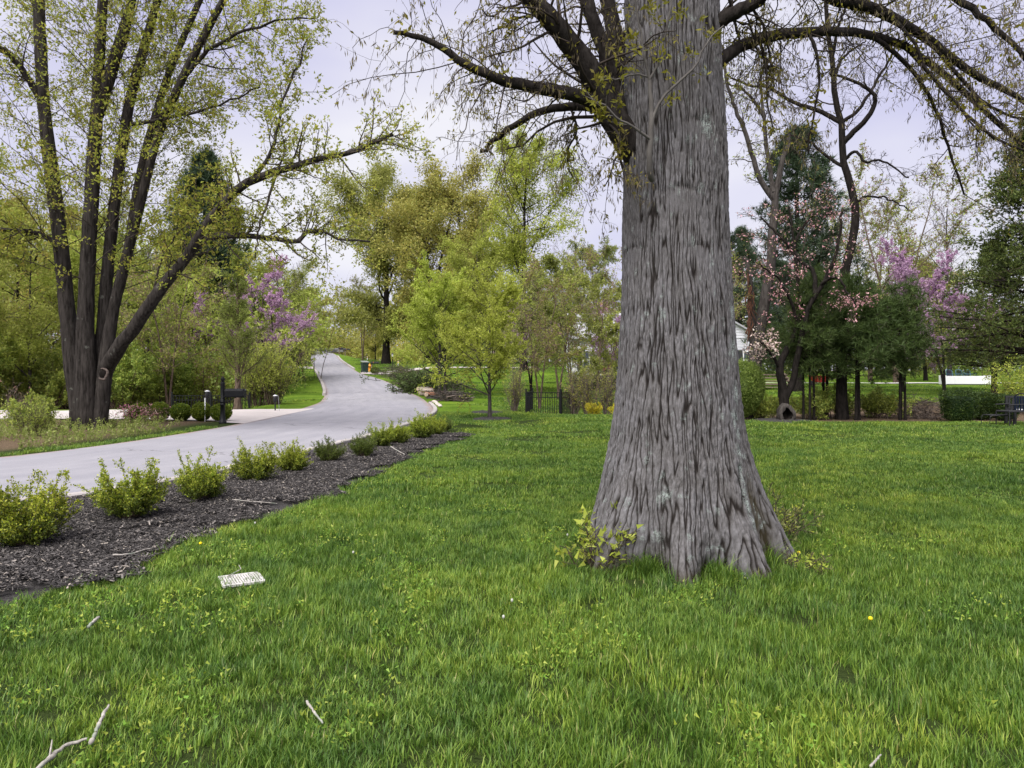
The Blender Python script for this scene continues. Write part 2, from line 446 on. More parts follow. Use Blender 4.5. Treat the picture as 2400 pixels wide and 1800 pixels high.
c1 = mixc(n, l, 1.0, rs.outputs[0], rf_.outputs[0], 'MULTIPLY'); c1 = mixc(n, l, 1.0, c1, rm.outputs[0], 'MULTIPLY')
ab = n.new("ShaderNodeMath"); ab.operation = 'ABSOLUTE'; l.new(au.outputs["Fac"], ab.inputs[0])
te = noise(n, l, 1.3, 5, world_pos(n), rough=.7)
ad = n.new("ShaderNodeMath"); ad.operation = 'MULTIPLY_ADD'; ad.inputs[1].default_value = .28; l.new(te.outputs["Fac"], ad.inputs[0]); l.new(ab.outputs[0], ad.inputs[2])
re_ = ramp(n, [(.985, (0, 0, 0)), (1.11, (.75, .75, .75))])
mre = n.new("ShaderNodeMapRange"); mre.inputs[1].default_value = 0; mre.inputs[2].default_value = 1.3; l.new(ad.outputs[0], mre.inputs[0])
re_ = ramp(n, [(.80, (0, 0, 0)), (.90, (.8, .8, .8))]); l.new(mre.outputs[0], re_.inputs[0])
c1 = mixc(n, l, re_.outputs[0], c1, (.26, .17, .125))
tk = n.new("ShaderNodeTexVoronoi"); tk.feature = 'DISTANCE_TO_EDGE'; tk.inputs["Scale"].default_value = .16
tw = noise(n, l, 1.2, 4, world_pos(n)); mxv = n.new("ShaderNodeVectorMath"); mxv.operation = 'MULTIPLY_ADD'; mxv.inputs[1].default_value = (1.5, 1.5, 0)
l.new(tw.outputs["Color"], mxv.inputs[0]); l.new(world_pos(n), mxv.inputs[2]); l.new(mxv.outputs[0], tk.inputs["Vector"])
rk = ramp(n, [(.0, (.55, .55, .55)), (.004, (1, 1, 1))]); l.new(tk.outputs["Distance"], rk.inputs[0])
c1 = mixc(n, l, 1.0, c1, rk.outputs[0], 'MULTIPLY')
l.new(c1, b.inputs["Base Color"]); b.inputs["Roughness"].default_value = .85; b.inputs["Specular IOR Level"].default_value = .2
bump(n, l, tf.outputs["Fac"], b, .35, .004)
road = tag(link("road", mesh_np("road", V.reshape(-1, 3), [np.stack([i0, i0 + 1, i0 + NL + 1, i0 + NL], 1)], [m],
           {"u": np.tile(us, nr), "v": np.repeat(arc, NL)})), kind="structure")

# driveways: concrete sheets draped on the land
def concrete(name, col):
    m, n, l, b = new_mat(name)
    t = noise(n, l, .5, 6, world_pos(n), rough=.65); t2 = noise(n, l, 60, 2, world_pos(n))
    r = ramp(n, [(.3, tuple(c * .86 for c in col)), (.7, tuple(c * 1.08 for c in col))]); l.new(t.outputs["Fac"], r.inputs[0])
    r2 = ramp(n, [(.3, (.9,) * 3), (.7, (1.08,) * 3)]); l.new(t2.outputs["Fac"], r2.inputs[0])
    l.new(mixc(n, l, 1.0, r.outputs[0], r2.outputs[0], 'MULTIPLY'), b.inputs["Base Color"]); b.inputs["Roughness"].default_value = .8
    return m
CONC = concrete("pale_concrete", (.46, .415, .405))
CONC_K = concrete("kerb_concrete", (.36, .33, .32))
def sheet(name, A, B_, nu, nv, mat, dz):
    """strip between two polylines"""
    A, B_ = catmull(A, nv), catmull(B_, nv)
    w = np.linspace(0, 1, nu)[None, :, None]
    P = A[:, None] * (1 - w) + B_[:, None] * w
    V = np.concatenate([P, (H(P[..., 0], P[..., 1]) + dz)[..., None]], -1)
    i0 = (np.arange(nv - 1)[:, None] * nu + np.arange(nu - 1)[None]).ravel()
    return tag(link(name, mesh_np(name, V.reshape(-1, 3), [np.stack([i0, i0 + 1, i0 + nu + 1, i0 + nu], 1)], [mat])), kind="structure")
sheet("driveway", [(-8.36, 32.4), (-8.9, 31.9), (-10.2, 31.5), (-14, 31.2), (-25, 30.2), (-60, 27)], [(-8.1, 23.0), (-8.75, 23.4), (-10.0, 24.4), (-14, 25.0), (-25, 24.8), (-60, 22)], 8, 90, CONC, .022)
sheet("neighbour_driveway", [(-14.1, 71.0), (-12.5, 70.4), (-8, 69.5), (2, 69)], [(-14.9, 74.6), (-12.5, 74.2), (-8, 73), (2, 72.4)], 5, 40, CONC, .05)
sheet("far_driveway", [(-21.2, 81), (-24, 81.5), (-34, 82)], [(-22.4, 85.5), (-24, 85.2), (-34, 85)], 5, 24, CONC, .05)
sheet("patio_path", [(8.6, 50.2), (20, 50.0), (34, 50.0)], [(8.6, 51.6), (20, 51.4), (34, 51.4)], 3, 50, concrete("path_stone", (.62, .60, .58)), .06)

# kerbs: single stones along the near side, a poured kerb farther on
stone_me = MB().box((0, 0, 0), (.16, .60, .17), bev=.018).mesh("kerb_stone", CONC_K)
kerb = thing("kerb", "low pale stone kerb along the near edge of the road beside the mulch bed", "kerb", (0, 0, 0))
seg = np.concatenate([[0], np.cumsum(np.linalg.norm(np.diff(RE, axis=0), axis=1))])
rng = np.random.default_rng(3)
s = np.interp(5.0, RE[:, 1], seg)
while True:
    x0, y0 = np.interp(s, seg, RE[:, 0]), np.interp(s, seg, RE[:, 1])
    x1, y1 = np.interp(s + .6, seg, RE[:, 0]), np.interp(s + .6, seg, RE[:, 1])
    if y0 > 37: break
    o = link("kerb_stone", stone_me, kerb, ((x0 + x1) / 2 + .07 + rng.normal(0, .006), (y0 + y1) / 2, h1((x0 + x1) / 2, (y0 + y1) / 2) + .015 + rng.normal(0, .006)))
    o.rotation_euler = (rng.normal(0, .01), rng.normal(0, .02), math.atan2(y1 - y0, x1 - x0) - math.pi / 2 + rng.normal(0, .012))
    o.scale = (1, .985, 1)
    s += .6
def poured_kerb(name, label, edge, ya, yb, off, w=.2, hgt=.14):
    P = edge[(edge[:, 1] > ya) & (edge[:, 1] < yb)]
    P = catmull(P, 40)
    T = unit(np.gradient(P, axis=0)); N2 = np.c_[T[:, 1], -T[:, 0]]
    prof = [(-w / 2, -.05), (-w / 2, hgt - .02), (-w / 2 + .02, hgt), (w / 2 - .02, hgt), (w / 2, hgt - .02), (w / 2, -.05)]
    V = []
    for a, z in prof:
        q = P + N2 * (a + off); V.append(np.c_[q, H(P[:, 0], P[:, 1]) + z + .02])
    V = np.stack(V, 1); k = len(prof); nn = len(P)
    i0 = (np.arange(nn - 1)[:, None] * k + np.arange(k - 1)[None]).ravel()
    e = [tuple(range(k)), tuple((nn - 1) * k + j for j in range(k))[::-1]]
    me = mesh_np(name, V.reshape(-1, 3), [np.stack([i0, i0 + k, i0 + k + 1, i0 + 1], 1), np.array(e)], [CONC_K], shade=False)
    return tag(link(name, me), label, "kerb")
poured_kerb("kerb", "pale concrete kerb between the green bank and the road on the left", LE, 46, 80, -.05)
poured_kerb("kerb", "far concrete kerb under the hillside lawn, right of the road crest", RE, 80, 112, .05)

# mulch bed under the shrub row
ys = np.concatenate([np.linspace(1.2, 19.0, 120), np.linspace(19.1, 20.2, 8)])
le = road_right(ys) + .14
ri = np.maximum(np.interp(ys, BEDC[:-14, 1], BEDC[:-14, 0]) * (ys <= 18.6) + (ys > 18.6) * np.interp(ys, [18.6, 19.0, 19.4, 20.2], [-1.15, -1.2, -1.6, -3.1]), le + .02)
w = np.linspace(0, 1, 12)
BX = le[:, None] * (1 - w) + (ri[:, None] + .05) * w
BYY = np.repeat(ys[:, None], 12, 1)
BZ = H(BX, BYY) + .01 + .05 * np.sin(np.pi * w)[None] + .015 * gnoise(BX * 3, BYY * 3, 21)
m, n, l, b = new_mat("bark_mulch")
t = noise(n, l, 38, 5, world_pos(n), rough=.7)
r = ramp(n, [(.32, (.016, .014, .014)), (.5, (.044, .040, .039)), (.7, (.10, .094, .092))]); l.new(t.outputs["Fac"], r.inputs[0]); l.new(r.outputs[0], b.inputs["Base Color"])
b.inputs["Roughness"].default_value = .9; bump(n, l, t.outputs["Fac"], b, 1.0, .04)
MULCH = m
i0 = (np.arange(len(ys) - 1)[:, None] * 12 + np.arange(11)[None]).ravel()
tag(link("mulch_bed", mesh_np("mulch_bed", np.stack([BX, BYY, BZ], -1).reshape(-1, 3), [np.stack([i0, i0 + 1, i0 + 13, i0 + 12], 1)], [MULCH])), kind="structure")

# ------------------------------------------------------------------ scattered cover: grass blades, mulch chips
def scatter(name, sources, pts, rot, scl, kind="stuff", label=None):
    """one object: copies of the source meshes on the given points"""
    col = bpy.data.collections.new(name + "_pieces")
    for i, me in enumerate(sources):
        col.objects.link(bpy.data.objects.new("%s_piece_%d" % (name, i), me))
    me = bpy.data.meshes.new(name)
    me.vertices.add(len(pts)); me.vertices.foreach_set("co", np.asarray(pts, np.float32).ravel())
    a = me.attributes.new("rot", 'FLOAT_VECTOR', 'POINT'); a.data.foreach_set("vector", np.asarray(rot, np.float32).ravel())
    a = me.attributes.new("scl", 'FLOAT_VECTOR', 'POINT'); a.data.foreach_set("vector", np.asarray(scl, np.float32).ravel())
    a = me.attributes.new("pick", 'INT', 'POINT'); a.data.foreach_set("value", np.random.default_rng(1).integers(0, len(sources), len(pts)).astype(np.int32))
    ng = bpy.data.node_groups.new(name, 'GeometryNodeTree')
    ng.interface.new_socket("Geometry", in_out='INPUT', socket_type='NodeSocketGeometry')
    ng.interface.new_socket("Geometry", in_out='OUTPUT', socket_type='NodeSocketGeometry')
    N_, L_ = ng.nodes, ng.links
    gi, go = N_.new("NodeGroupInput"), N_.new("NodeGroupOutput")
    ci = N_.new("GeometryNodeCollectionInfo"); ci.inputs["Collection"].default_value = col
    ci.inputs["Separate Children"].default_value = True; ci.inputs["Reset Children"].default_value = True
    ip = N_.new("GeometryNodeInstanceOnPoints"); ip.inputs["Pick Instance"].default_value = True
    def na(nm, ty):
        x = N_.new("GeometryNodeInputNamedAttribute"); x.data_type = ty; x.inputs["Name"].default_value = nm; return x.outputs["Attribute"]
    er = N_.new("FunctionNodeEulerToRotation"); L_.new(na("rot", 'FLOAT_VECTOR'), er.inputs[0])
    L_.new(gi.outputs[0], ip.inputs["Points"]); L_.new(ci.outputs[0], ip.inputs["Instance"])
    L_.new(na("pick", 'INT'), ip.inputs["Instance Index"]); L_.new(er.outputs[0], ip.inputs["Rotation"]); L_.new(na("scl", 'FLOAT_VECTOR'), ip.inputs["Scale"])
    L_.new(ip.outputs[0], go.inputs[0])
    o = link(name, me); md = o.modifiers.new("scatter", 'NODES'); md.node_group = ng
    return tag(o, label, None, None, kind)

def blade_patch(name, size, count, hgt, wid, seed, mat, lean=.5, edge_soft=True):
    rng = np.random.default_rng(seed)
    c = (rng.random((count, 2)) - .5) * size
    tuft = gnoise(c[:, 0] / .11 + seed * 3.3, c[:, 1] / .11, seed) + .5 * gnoise(c[:, 0] / .04, c[:, 1] / .04, seed + 1)
    keep = rng.random(count) < .55 + .75 * tuft
    if edge_soft: keep &= rng.random(count) < np.clip(2.2 * (1.0 - 2 * np.abs(c / size).max(1)) + .25, 0, 1)
    c = c[keep]; tuft = tuft[keep]; k = len(c)
    h = hgt * (.5 + .75 * rng.random(k)) * (1 + .75 * tuft).clip(.35, 2)
    az = rng.random(k) * 6.283; d = np.c_[np.cos(az), np.sin(az)]
    flow = gnoise(c[:, 0] / .2, c[:, 1] / .2, seed + 7)
    d = unit(d + .6 * np.c_[np.cos(flow * 6), np.sin(flow * 6)])
    ln = lean * (.25 + rng.random(k) ** 1.5 * 1.1) * h
    wv = np.c_[-d[:, 1], d[:, 0], np.zeros(k)] * (wid * (.6 + .7 * rng.random(k)))[:, None] * .5
    p0 = np.c_[c, np.full(k, -.01)]
    def pt(t, e): return p0 + np.c_[d * (ln * t ** 1.8)[:, None], h * (t - .18 * t ** 3)] * e
    V = np.stack([p0 - wv * .8, p0 + wv * .8, pt(.5, 1) - wv, pt(.5, 1) + wv, pt(1.0, 1)], 1).reshape(-1, 3)
    i = (np.arange(k) * 5)[:, None]
    return mesh_np(name, V, [i + np.array([[0, 1, 3, 2]]), i + np.array([[2, 3, 4]])], [mat], {"rnd": np.repeat(rng.random(k), 5), "tip": np.tile([0, 0, .6, .6, 1], k)})

def grass_mat(name, cols, yellow=(.25, .27, .03)):
    m, n, l, b = new_mat(name)
    a = n.new("ShaderNodeAttribute"); a.attribute_name = "rnd"
    r = ramp(n, cols); l.new(a.outputs["Fac"], r.inputs[0])
    wp = world_pos(n)
    t = noise(n, l, .33, 4, wp, rough=.6); t2 = noise(n, l, 2.3, 3, wp)
    rp = ramp(n, [(.32, (.66, .74, .80)), (.5, (1, 1, 1)), (.66, (1.5, 1.28, 1.1))]); l.new(t.outputs["Fac"], rp.inputs[0])
    rq = ramp(n, [(.32, (.66, .74, .80)), (.68, (1.35, 1.22, 1.1))]); l.new(t2.outputs["Fac"], rq.inputs[0])
    c = mixc(n, l, 1.0, r.outputs[0], rp.outputs[0], 'MULTIPLY'); c = mixc(n, l, 1.0, c, rq.outputs[0], 'MULTIPLY')
    l.new(c, b.inputs["Base Color"]); b.inputs["Roughness"].default_value = .5; b.inputs["Specular IOR Level"].default_value = .3
    tr = n.new("ShaderNodeBsdfTranslucent"); l.new(c, tr.inputs[0])
    ms = n.new("ShaderNodeMixShader"); ms.inputs[0].default_value = .35
    l.new(b.outputs[0], ms.inputs[1]); l.new(tr.outputs[0], ms.inputs[2]); l.new(ms.outputs[0], n["Material Output"].inputs[0])
    return m
GRASS = grass_mat("lawn_blades", [(0, (.054, .118, .016)), (.45, (.108, .205, .026)), (.8, (.178, .283, .040)), (.975, (.27, .36, .07)), (1, (.42, .40, .18))])
GREY_GRASS = GRASS

def grid_pts(x0, x1, y0, y1, step, seed, keep, jit=.35):
    rng = np.random.default_rng(seed)
    X, Y = np.meshgrid(np.arange(x0, x1, step), np.arange(y0, y1, step))
    p = np.c_[X.ravel(), Y.ravel()] + (rng.random((X.size, 2)) - .5) * 2 * jit * step
    p = p[(np.abs(p[:, 0]) < p[:, 1] * .78 + 2.2)]
    p = p[keep(p[:, 0], p[:, 1])]
    k = len(p)
    tall = .5 + .0 * p[:, 0]
    sc = .85 + .3 * rng.random(k)
    zs = sc * (.82 + .30 * gnoise(p[:, 0] * .9, p[:, 1] * .9, 31) + .25 * gnoise(p[:, 0] * .25, p[:, 1] * .25, 32)) * (.9 + .25 * rng.random(k))
    return np.c_[p, H(p[:, 0], p[:, 1])], np.c_[rng.normal(0, .03, (k, 2)), rng.random(k) * 6.283], np.c_[sc, sc, np.clip(zs, .4, 1.5)]
def trunk_clear(x, y, m):
    a = np.hypot(x - TC[0], y - TC[1]); c = np.hypot(x - T2[0], y - T2[1])
    t = np.degrees(np.arctan2(y - TC[1], x - TC[0])); rad_ = .54 + 0 * a
    for q in (-146, -97, -52, -15, 35, 80, 130, -176): rad_ = rad_ + .36 * np.exp(-(((t - q + 180) % 360 - 180) / 13.0) ** 2)
    gr_ = np.maximum(np.abs(x - GRATE[0]), np.abs(y - GRATE[1]))
    return (a > rad_ + m) & (c > .5 + m) & (gr_ > .15 + m * .6)
def in_lawn(m):
    return lambda x, y: (x > bed_edge(y) + m) & (y < lawn_end(x) - m) & trunk_clear(x, y, m * .8)

near_src = [blade_patch("grass_patch", .72, 4600, .074, .0046, 100 + i, GRASS) for i in range(6)]
mid_src = [blade_patch("grass_patch", 1.3, 7000, .064, .0072, 120 + i, GRASS) for i in range(5)]
far_src = [blade_patch("grass_patch", 2.4, 10500, .058, .0118, 140 + i, GRASS) for i in range(5)]
tuft_src = [blade_patch("grass_patch", .2, 180, .072, .005, 160 + i, GRASS, edge_soft=False, lean=.7) for i in range(6)]
scatter("lawn_grass", near_src, *grid_pts(-9, 9, 1.6, 9.4, .44, 1, in_lawn(.30)))
scatter("lawn_grass", mid_src, *grid_pts(-16, 16, 8.8, 17.5, .80, 2, in_lawn(.55)))
scatter("lawn_grass", far_src, *grid_pts(-26, 28, 16.6, 30.5, 1.5, 3, in_lawn(.9)))
def near_edge(x, y):
    f = in_lawn(.0)(x, y) & ~in_lawn(np.where(y < 9.2, .36, np.where(y < 17, .65, 1.1)))(x, y)
    return f
scatter("lawn_edge_grass", tuft_src, *grid_pts(-9, 9, 2.5, 9.4, .105, 4, near_edge))
tuft2 = [blade_patch("grass_patch", .34, 260, .062, .008, 170 + i, GRASS, edge_soft=False, lean=.7) for i in range(4)]
scatter("lawn_edge_grass", tuft2, *grid_pts(-20, 24, 9.2, 30.5, .20, 5, near_edge))
# verge beyond the road, green bank to the left of the climbing road, hillside lawns
def verge(x, y):
    d = road_left(y) - x
    return ((d > .12) & (d < .55 + .4 * gnoise(x, y, 4)) & (y > 8) & (y < 21.5)) | ((d > 1.75) & (d < 4.0) & (y > 34) & (y < 80))
scatter("verge_grass", tuft2, *grid_pts(-24, -8, 8, 22, .22, 6, verge))
slope_src = [blade_patch("grass_patch", 3.4, 5000, .08, .028, 180 + i, GRASS) for i in range(4)]
scatter("slope_grass", slope_src, *grid_pts(-40, 34, 31, 112, 2.3, 7, lambda x, y: ((x > road_right(y) + 2.4) & (y > 31) & (x < 6) & ((y < 69) | (y > 75)) | (x > 6) & (y > 37) & (y < 49.5) | (verge(x, y) & (y > 32.6)))))

# mulch chips
def chip_patch(name, size, count, seed, mat):
    rng = np.random.default_rng(seed)
    c = np.c_[(rng.random((count, 2)) - .5) * size, .004 + rng.random(count) * .022]
    az = rng.random(count) * 6.283; ti = rng.normal(0, .28, count)
    ax = np.c_[np.cos(az) * np.cos(ti), np.sin(az) * np.cos(ti), np.sin(ti)]
    nz = unit(np.c_[rng.normal(0, .35, (count, 2)), np.ones(count)]); sd = unit(np.cross(nz, ax))
    L = (.009 + .022 * rng.random(count) ** 2.2)[:, None]; W = (.0028 + .006 * rng.random(count) ** 2)[:, None]; T = .003
    up = np.cross(ax, sd) * T
    V = np.stack([c - ax * L - sd * W, c + ax * L - sd * W * .6, c + ax * L * .9 + sd * W, c - ax * L * .9 + sd * W * .7,
                  c - ax * L - sd * W - up, c + ax * L - sd * W * .6 - up, c + ax * L * .9 + sd * W - up, c - ax * L * .9 + sd * W * .7 - up], 1).reshape(-1, 3)
    i = (np.arange(count) * 8)[:, None]
    q = np.concatenate([i + np.array([[0, 1, 2, 3]]), i + np.array([[4, 5, 1, 0]]), i + np.array([[6, 7, 3, 2]])])
    return mesh_np(name, V, [q], [mat], {"rnd": np.repeat(rng.random(count), 8)}, shade=False)
m, n, l, b = new_mat("mulch_chips")
a = n.new("ShaderNodeAttribute"); a.attribute_name = "rnd"
r = ramp(n, [(0, (.018, .016, .016)), (.55, (.048, .043, .042)), (.85, (.105, .096, .093)), (.96, (.22, .195, .18)), (1, (.36, .31, .26))]); l.new(a.outputs["Fac"], r.inputs[0])
l.new(r.outputs[0], b.inputs["Base Color"]); b.inputs["Roughness"].default_value = .85
chips = [chip_patch("mulch_patch", .62, 1500, 200 + i, m) for i in range(5)]
def in_bed(x, y): return (x > road_right(y) + .30) & (x < bed_edge(y) - .12) & (y < 19.2)
P, Rr, S = grid_pts(-9, 0, 2.5, 19.5, .40, 8, in_bed)
P[:, 2] += .045; S[:, 2] = 1
scatter("mulch_chips", chips, P, Rr, S)
# ------------------------------------------------------------------ materials of plants
m, n, l, b = new_mat("oak_bark")
def attr_(nm):
    x = n.new("ShaderNodeAttribute"); x.attribute_name = nm; return x.outputs["Fac"]
def math_(op, a_, c_=None, v=None):
    x = n.new("ShaderNodeMath"); x.operation = op; l.new(a_, x.inputs[0])
    if c_ is not None: l.new(c_, x.inputs[1])
    elif v is not None: x.inputs[1].default_value = v
    return x.outputs[0]
tb = noise(n, l, 60, 6, stretch=(1, 1, .28), rough=.75); tl = noise(n, l, 3.0, 4)
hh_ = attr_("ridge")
rb = ramp(n, [(0, (.014, .011, .010)), (.18, (.032, .028, .026)), (.42, (.098, .093, .092)), (.75, (.148, .142, .144)), (1, (.19, .185, .19))]); l.new(hh_, rb.inputs[0])  # furrow bark is dark itself; darkened further to paint in furrow shadow
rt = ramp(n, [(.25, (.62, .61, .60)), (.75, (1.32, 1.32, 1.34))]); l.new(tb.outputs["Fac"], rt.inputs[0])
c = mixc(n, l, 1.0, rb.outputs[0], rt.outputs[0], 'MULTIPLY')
rl_ = ramp(n, [(.3, (.86, .84, .82)), (.7, (1.1, 1.1, 1.13))]); l.new(tl.outputs["Fac"], rl_.inputs[0])
c = mixc(n, l, 1.0, c, rl_.outputs[0], 'MULTIPLY')
c = mixc(n, l, attr_("moss"), c, (.045, .036, .015))
tq = noise(n, l, 70, 4, rough=.7); rq_ = ramp(n, [(.42, (0, 0, 0)), (.52, (1, 1, 1))]); l.new(tq.outputs["Fac"], rq_.inputs[0])
lm = math_('MULTIPLY', attr_("lichen"), rq_.outputs[0])
c = mixc(n, l, lm, c, (.30, .34, .32))
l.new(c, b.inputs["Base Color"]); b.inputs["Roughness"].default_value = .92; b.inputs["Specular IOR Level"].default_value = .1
bump(n, l, tb.outputs["Fac"], b, 1.0, .014)
OAK = m
LIMB = bark_mat("oak_limb_bark", (.014, .011, .010), (.040, .034, .031), 9, (1, 1, .4))
TWIG = plain("twig_bark", (.048, .038, .032), .9, .1, .3)
MAPLE = bark_mat("maple_bark", (.011, .009, .008), (.052, .045, .041), 5, (1, 1, .13), .9, lichen=(.085, .085, .074), amount=.66)
MAPLE_TWIG = plain("maple_twig_bark", (.055, .044, .038), .9, .1, .3)
GREYB = bark_mat("grey_bark", (.026, .022, .020), (.080, .071, .065), 6, (1, 1, .2))
DARKB = bark_mat("dark_bark", (.006, .005, .004), (.022, .018, .016), 6, (1, 1, .25))
BROWNB = bark_mat("brown_bark", (.05, .035, .026), (.15, .11, .085), 6, (1, 1, .2))
PALETW = plain("pale_twigs", (.125, .10, .085), .9, .1, .3)
BROWNTW = plain("brown_twigs", (.07, .053, .042), .9, .1, .3)

L_MAPLE = leaf_mat("maple_leaves", [(.19, .24, .03), (.28, .33, .045), (.37, .40, .065), (.32, .27, .055)], .5, .25)
L_OAKTUFT = leaf_mat("oak_leaf_tufts", [(.19, .19, .022), (.30, .28, .035), (.24, .20, .045)], .5, .2, 2.0)
L_CATKIN = leaf_mat("oak_catkins", [(.10, .075, .050), (.17, .13, .075), (.20, .17, .06), (.13, .10, .08)], .35, .2, 2.0)
L_YG = leaf_mat("yellow_green_leaves", [(.22, .27, .04), (.33, .38, .065), (.46, .49, .12)], .5, .3)
L_LIME = leaf_mat("lime_leaves", [(.31, .38, .045), (.42, .48, .07), (.52, .56, .13)], .5, .22)
L_OLIVE = leaf_mat("olive_leaves", [(.185, .205, .045), (.28, .295, .065), (.38, .38, .10)], .45, .3)
L_GOLD = leaf_mat("golden_leaves", [(.25, .235, .05), (.36, .325, .075), (.46, .42, .12)], .45, .25)
L_GREEN = leaf_mat("fresh_green_leaves", [(.13, .19, .035), (.21, .28, .055), (.31, .37, .09)], .45, .3)
L_PALE = leaf_mat("pale_green_leaves", [(.19, .22, .07), (.28, .30, .10), (.36, .36, .16)], .5, .2)
L_PURPLE = leaf_mat("redbud_blossom", [(.36, .20, .35), (.47, .29, .45), (.56, .40, .52)], .4, .2)
L_PINKISH = leaf_mat("pink_brown_buds", [(.22, .14, .10), (.30, .20, .14), (.24, .24, .07)], .4, .2)
L_DOGPINK = leaf_mat("dogwood_blossom", [(.62, .26, .29), (.74, .40, .41), (.82, .58, .54)], .4, .15)
L_DOGPALE = leaf_mat("dogwood_pale_blossom", [(.62, .42, .40), (.75, .58, .52), (.78, .70, .60)], .4, .15)
L_DOGLEAF = leaf_mat("dogwood_leaves", [(.14, .16, .035), (.20, .20, .05)], .4, .2)
L_PINE = leaf_mat("pine_needles", [(.040, .068, .018), (.066, .100, .026), (.10, .138, .038)], .3, .25, .8)
L_PINE_D = leaf_mat("dark_pine_needles", [(.026, .048, .028), (.046, .076, .038), (.078, .112, .050)], .25, .25, .6)
L_HEM = leaf_mat("hemlock_needles", [(.050, .075, .020), (.090, .122, .030), (.150, .180, .042)], .35, .3, .7)
L_CYP = leaf_mat("cypress_needles", [(.14, .19, .035), (.20, .25, .05), (.27, .31, .08)], .5, .2)
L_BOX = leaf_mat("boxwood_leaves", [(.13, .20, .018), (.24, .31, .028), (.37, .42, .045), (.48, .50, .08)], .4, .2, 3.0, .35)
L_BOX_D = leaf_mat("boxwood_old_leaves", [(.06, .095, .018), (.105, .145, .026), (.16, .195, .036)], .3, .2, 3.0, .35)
L_BALL = leaf_mat("clipped_box_leaves", [(.065, .115, .012), (.13, .185, .018), (.22, .26, .028)], .35, .2, 3.0, .4)
L_HEDGE = leaf_mat("hedge_leaves", [(.016, .034, .008), (.036, .064, .013), (.075, .105, .02)], .3, .25, 2.0, .45)
L_YELLOW = leaf_mat("forsythia_flowers", [(.48, .40, .02), (.62, .52, .03), (.40, .40, .04)], .4, .15)
L_WEED = leaf_mat("weed_leaves", [(.15, .20, .04), (.23, .28, .06), (.32, .36, .09)], .45, .25, 1.5)

def tube_mesh(name, sets, mat):
    """sets: (P, R, sides) batches joined into one mesh"""
    Vs, Qs, k = [], [], 0
    for P, R, S in sets:
        V, q = tubes(P, R, S); Vs.append(V); Qs.append(q + k); k += len(V)
    return mesh_np(name, np.vstack(Vs), [np.vstack(Qs)], [mat])
def leaf_mesh(name, parts):
    """parts: (V, quads, rnd, material)"""
    Vs, Qs, Rs, Ms, mats, k = [], [], [], [], [], 0
    for V, q, r, mt in parts:
        if mt not in mats: mats.append(mt)
        Vs.append(V); Qs.append(q + k); Rs.append(r); Ms.append(np.full(len(q), mats.index(mt))); k += len(V)
    fs, ms = [], []
    for w in (4, 3):
        a = [i for i, q in enumerate(Qs) if q.shape[1] == w]
        if a: fs.append(np.vstack([Qs[i] for i in a])); ms += [Ms[i] for i in a]
    return mesh_np(name, np.vstack(Vs), fs, mats, {"rnd": np.concatenate(Rs)}, shade=False, mat_idx=np.concatenate(ms))
def rand_dir(rng, n, bias=(0, 0, 0)): return unit(rng.normal(0, 1, (n, 3)) + np.asarray(bias))

def limb(points, w0, w1, n=20, k=K, rng=None, jit=.012):
    """points: (px, py, d) in 2212-wide photo units; widths in the same units"""
    pts = np.asarray(points, float)
    c = catmull(pts, n)
    P = np.stack([(c[:, 0] * k - 1200) * c[:, 2] / F, c[:, 2], EYE - (c[:, 1] * k - HZ) * c[:, 2] / F], 1)
    w = np.linspace(w0, w1, n)
    R = w * k * c[:, 2] / F / 2
    if rng is not None: P = P + rng.normal(0, jit, P.shape) * np.linspace(.2, 1, n)[:, None]
    return P[None], R[None]

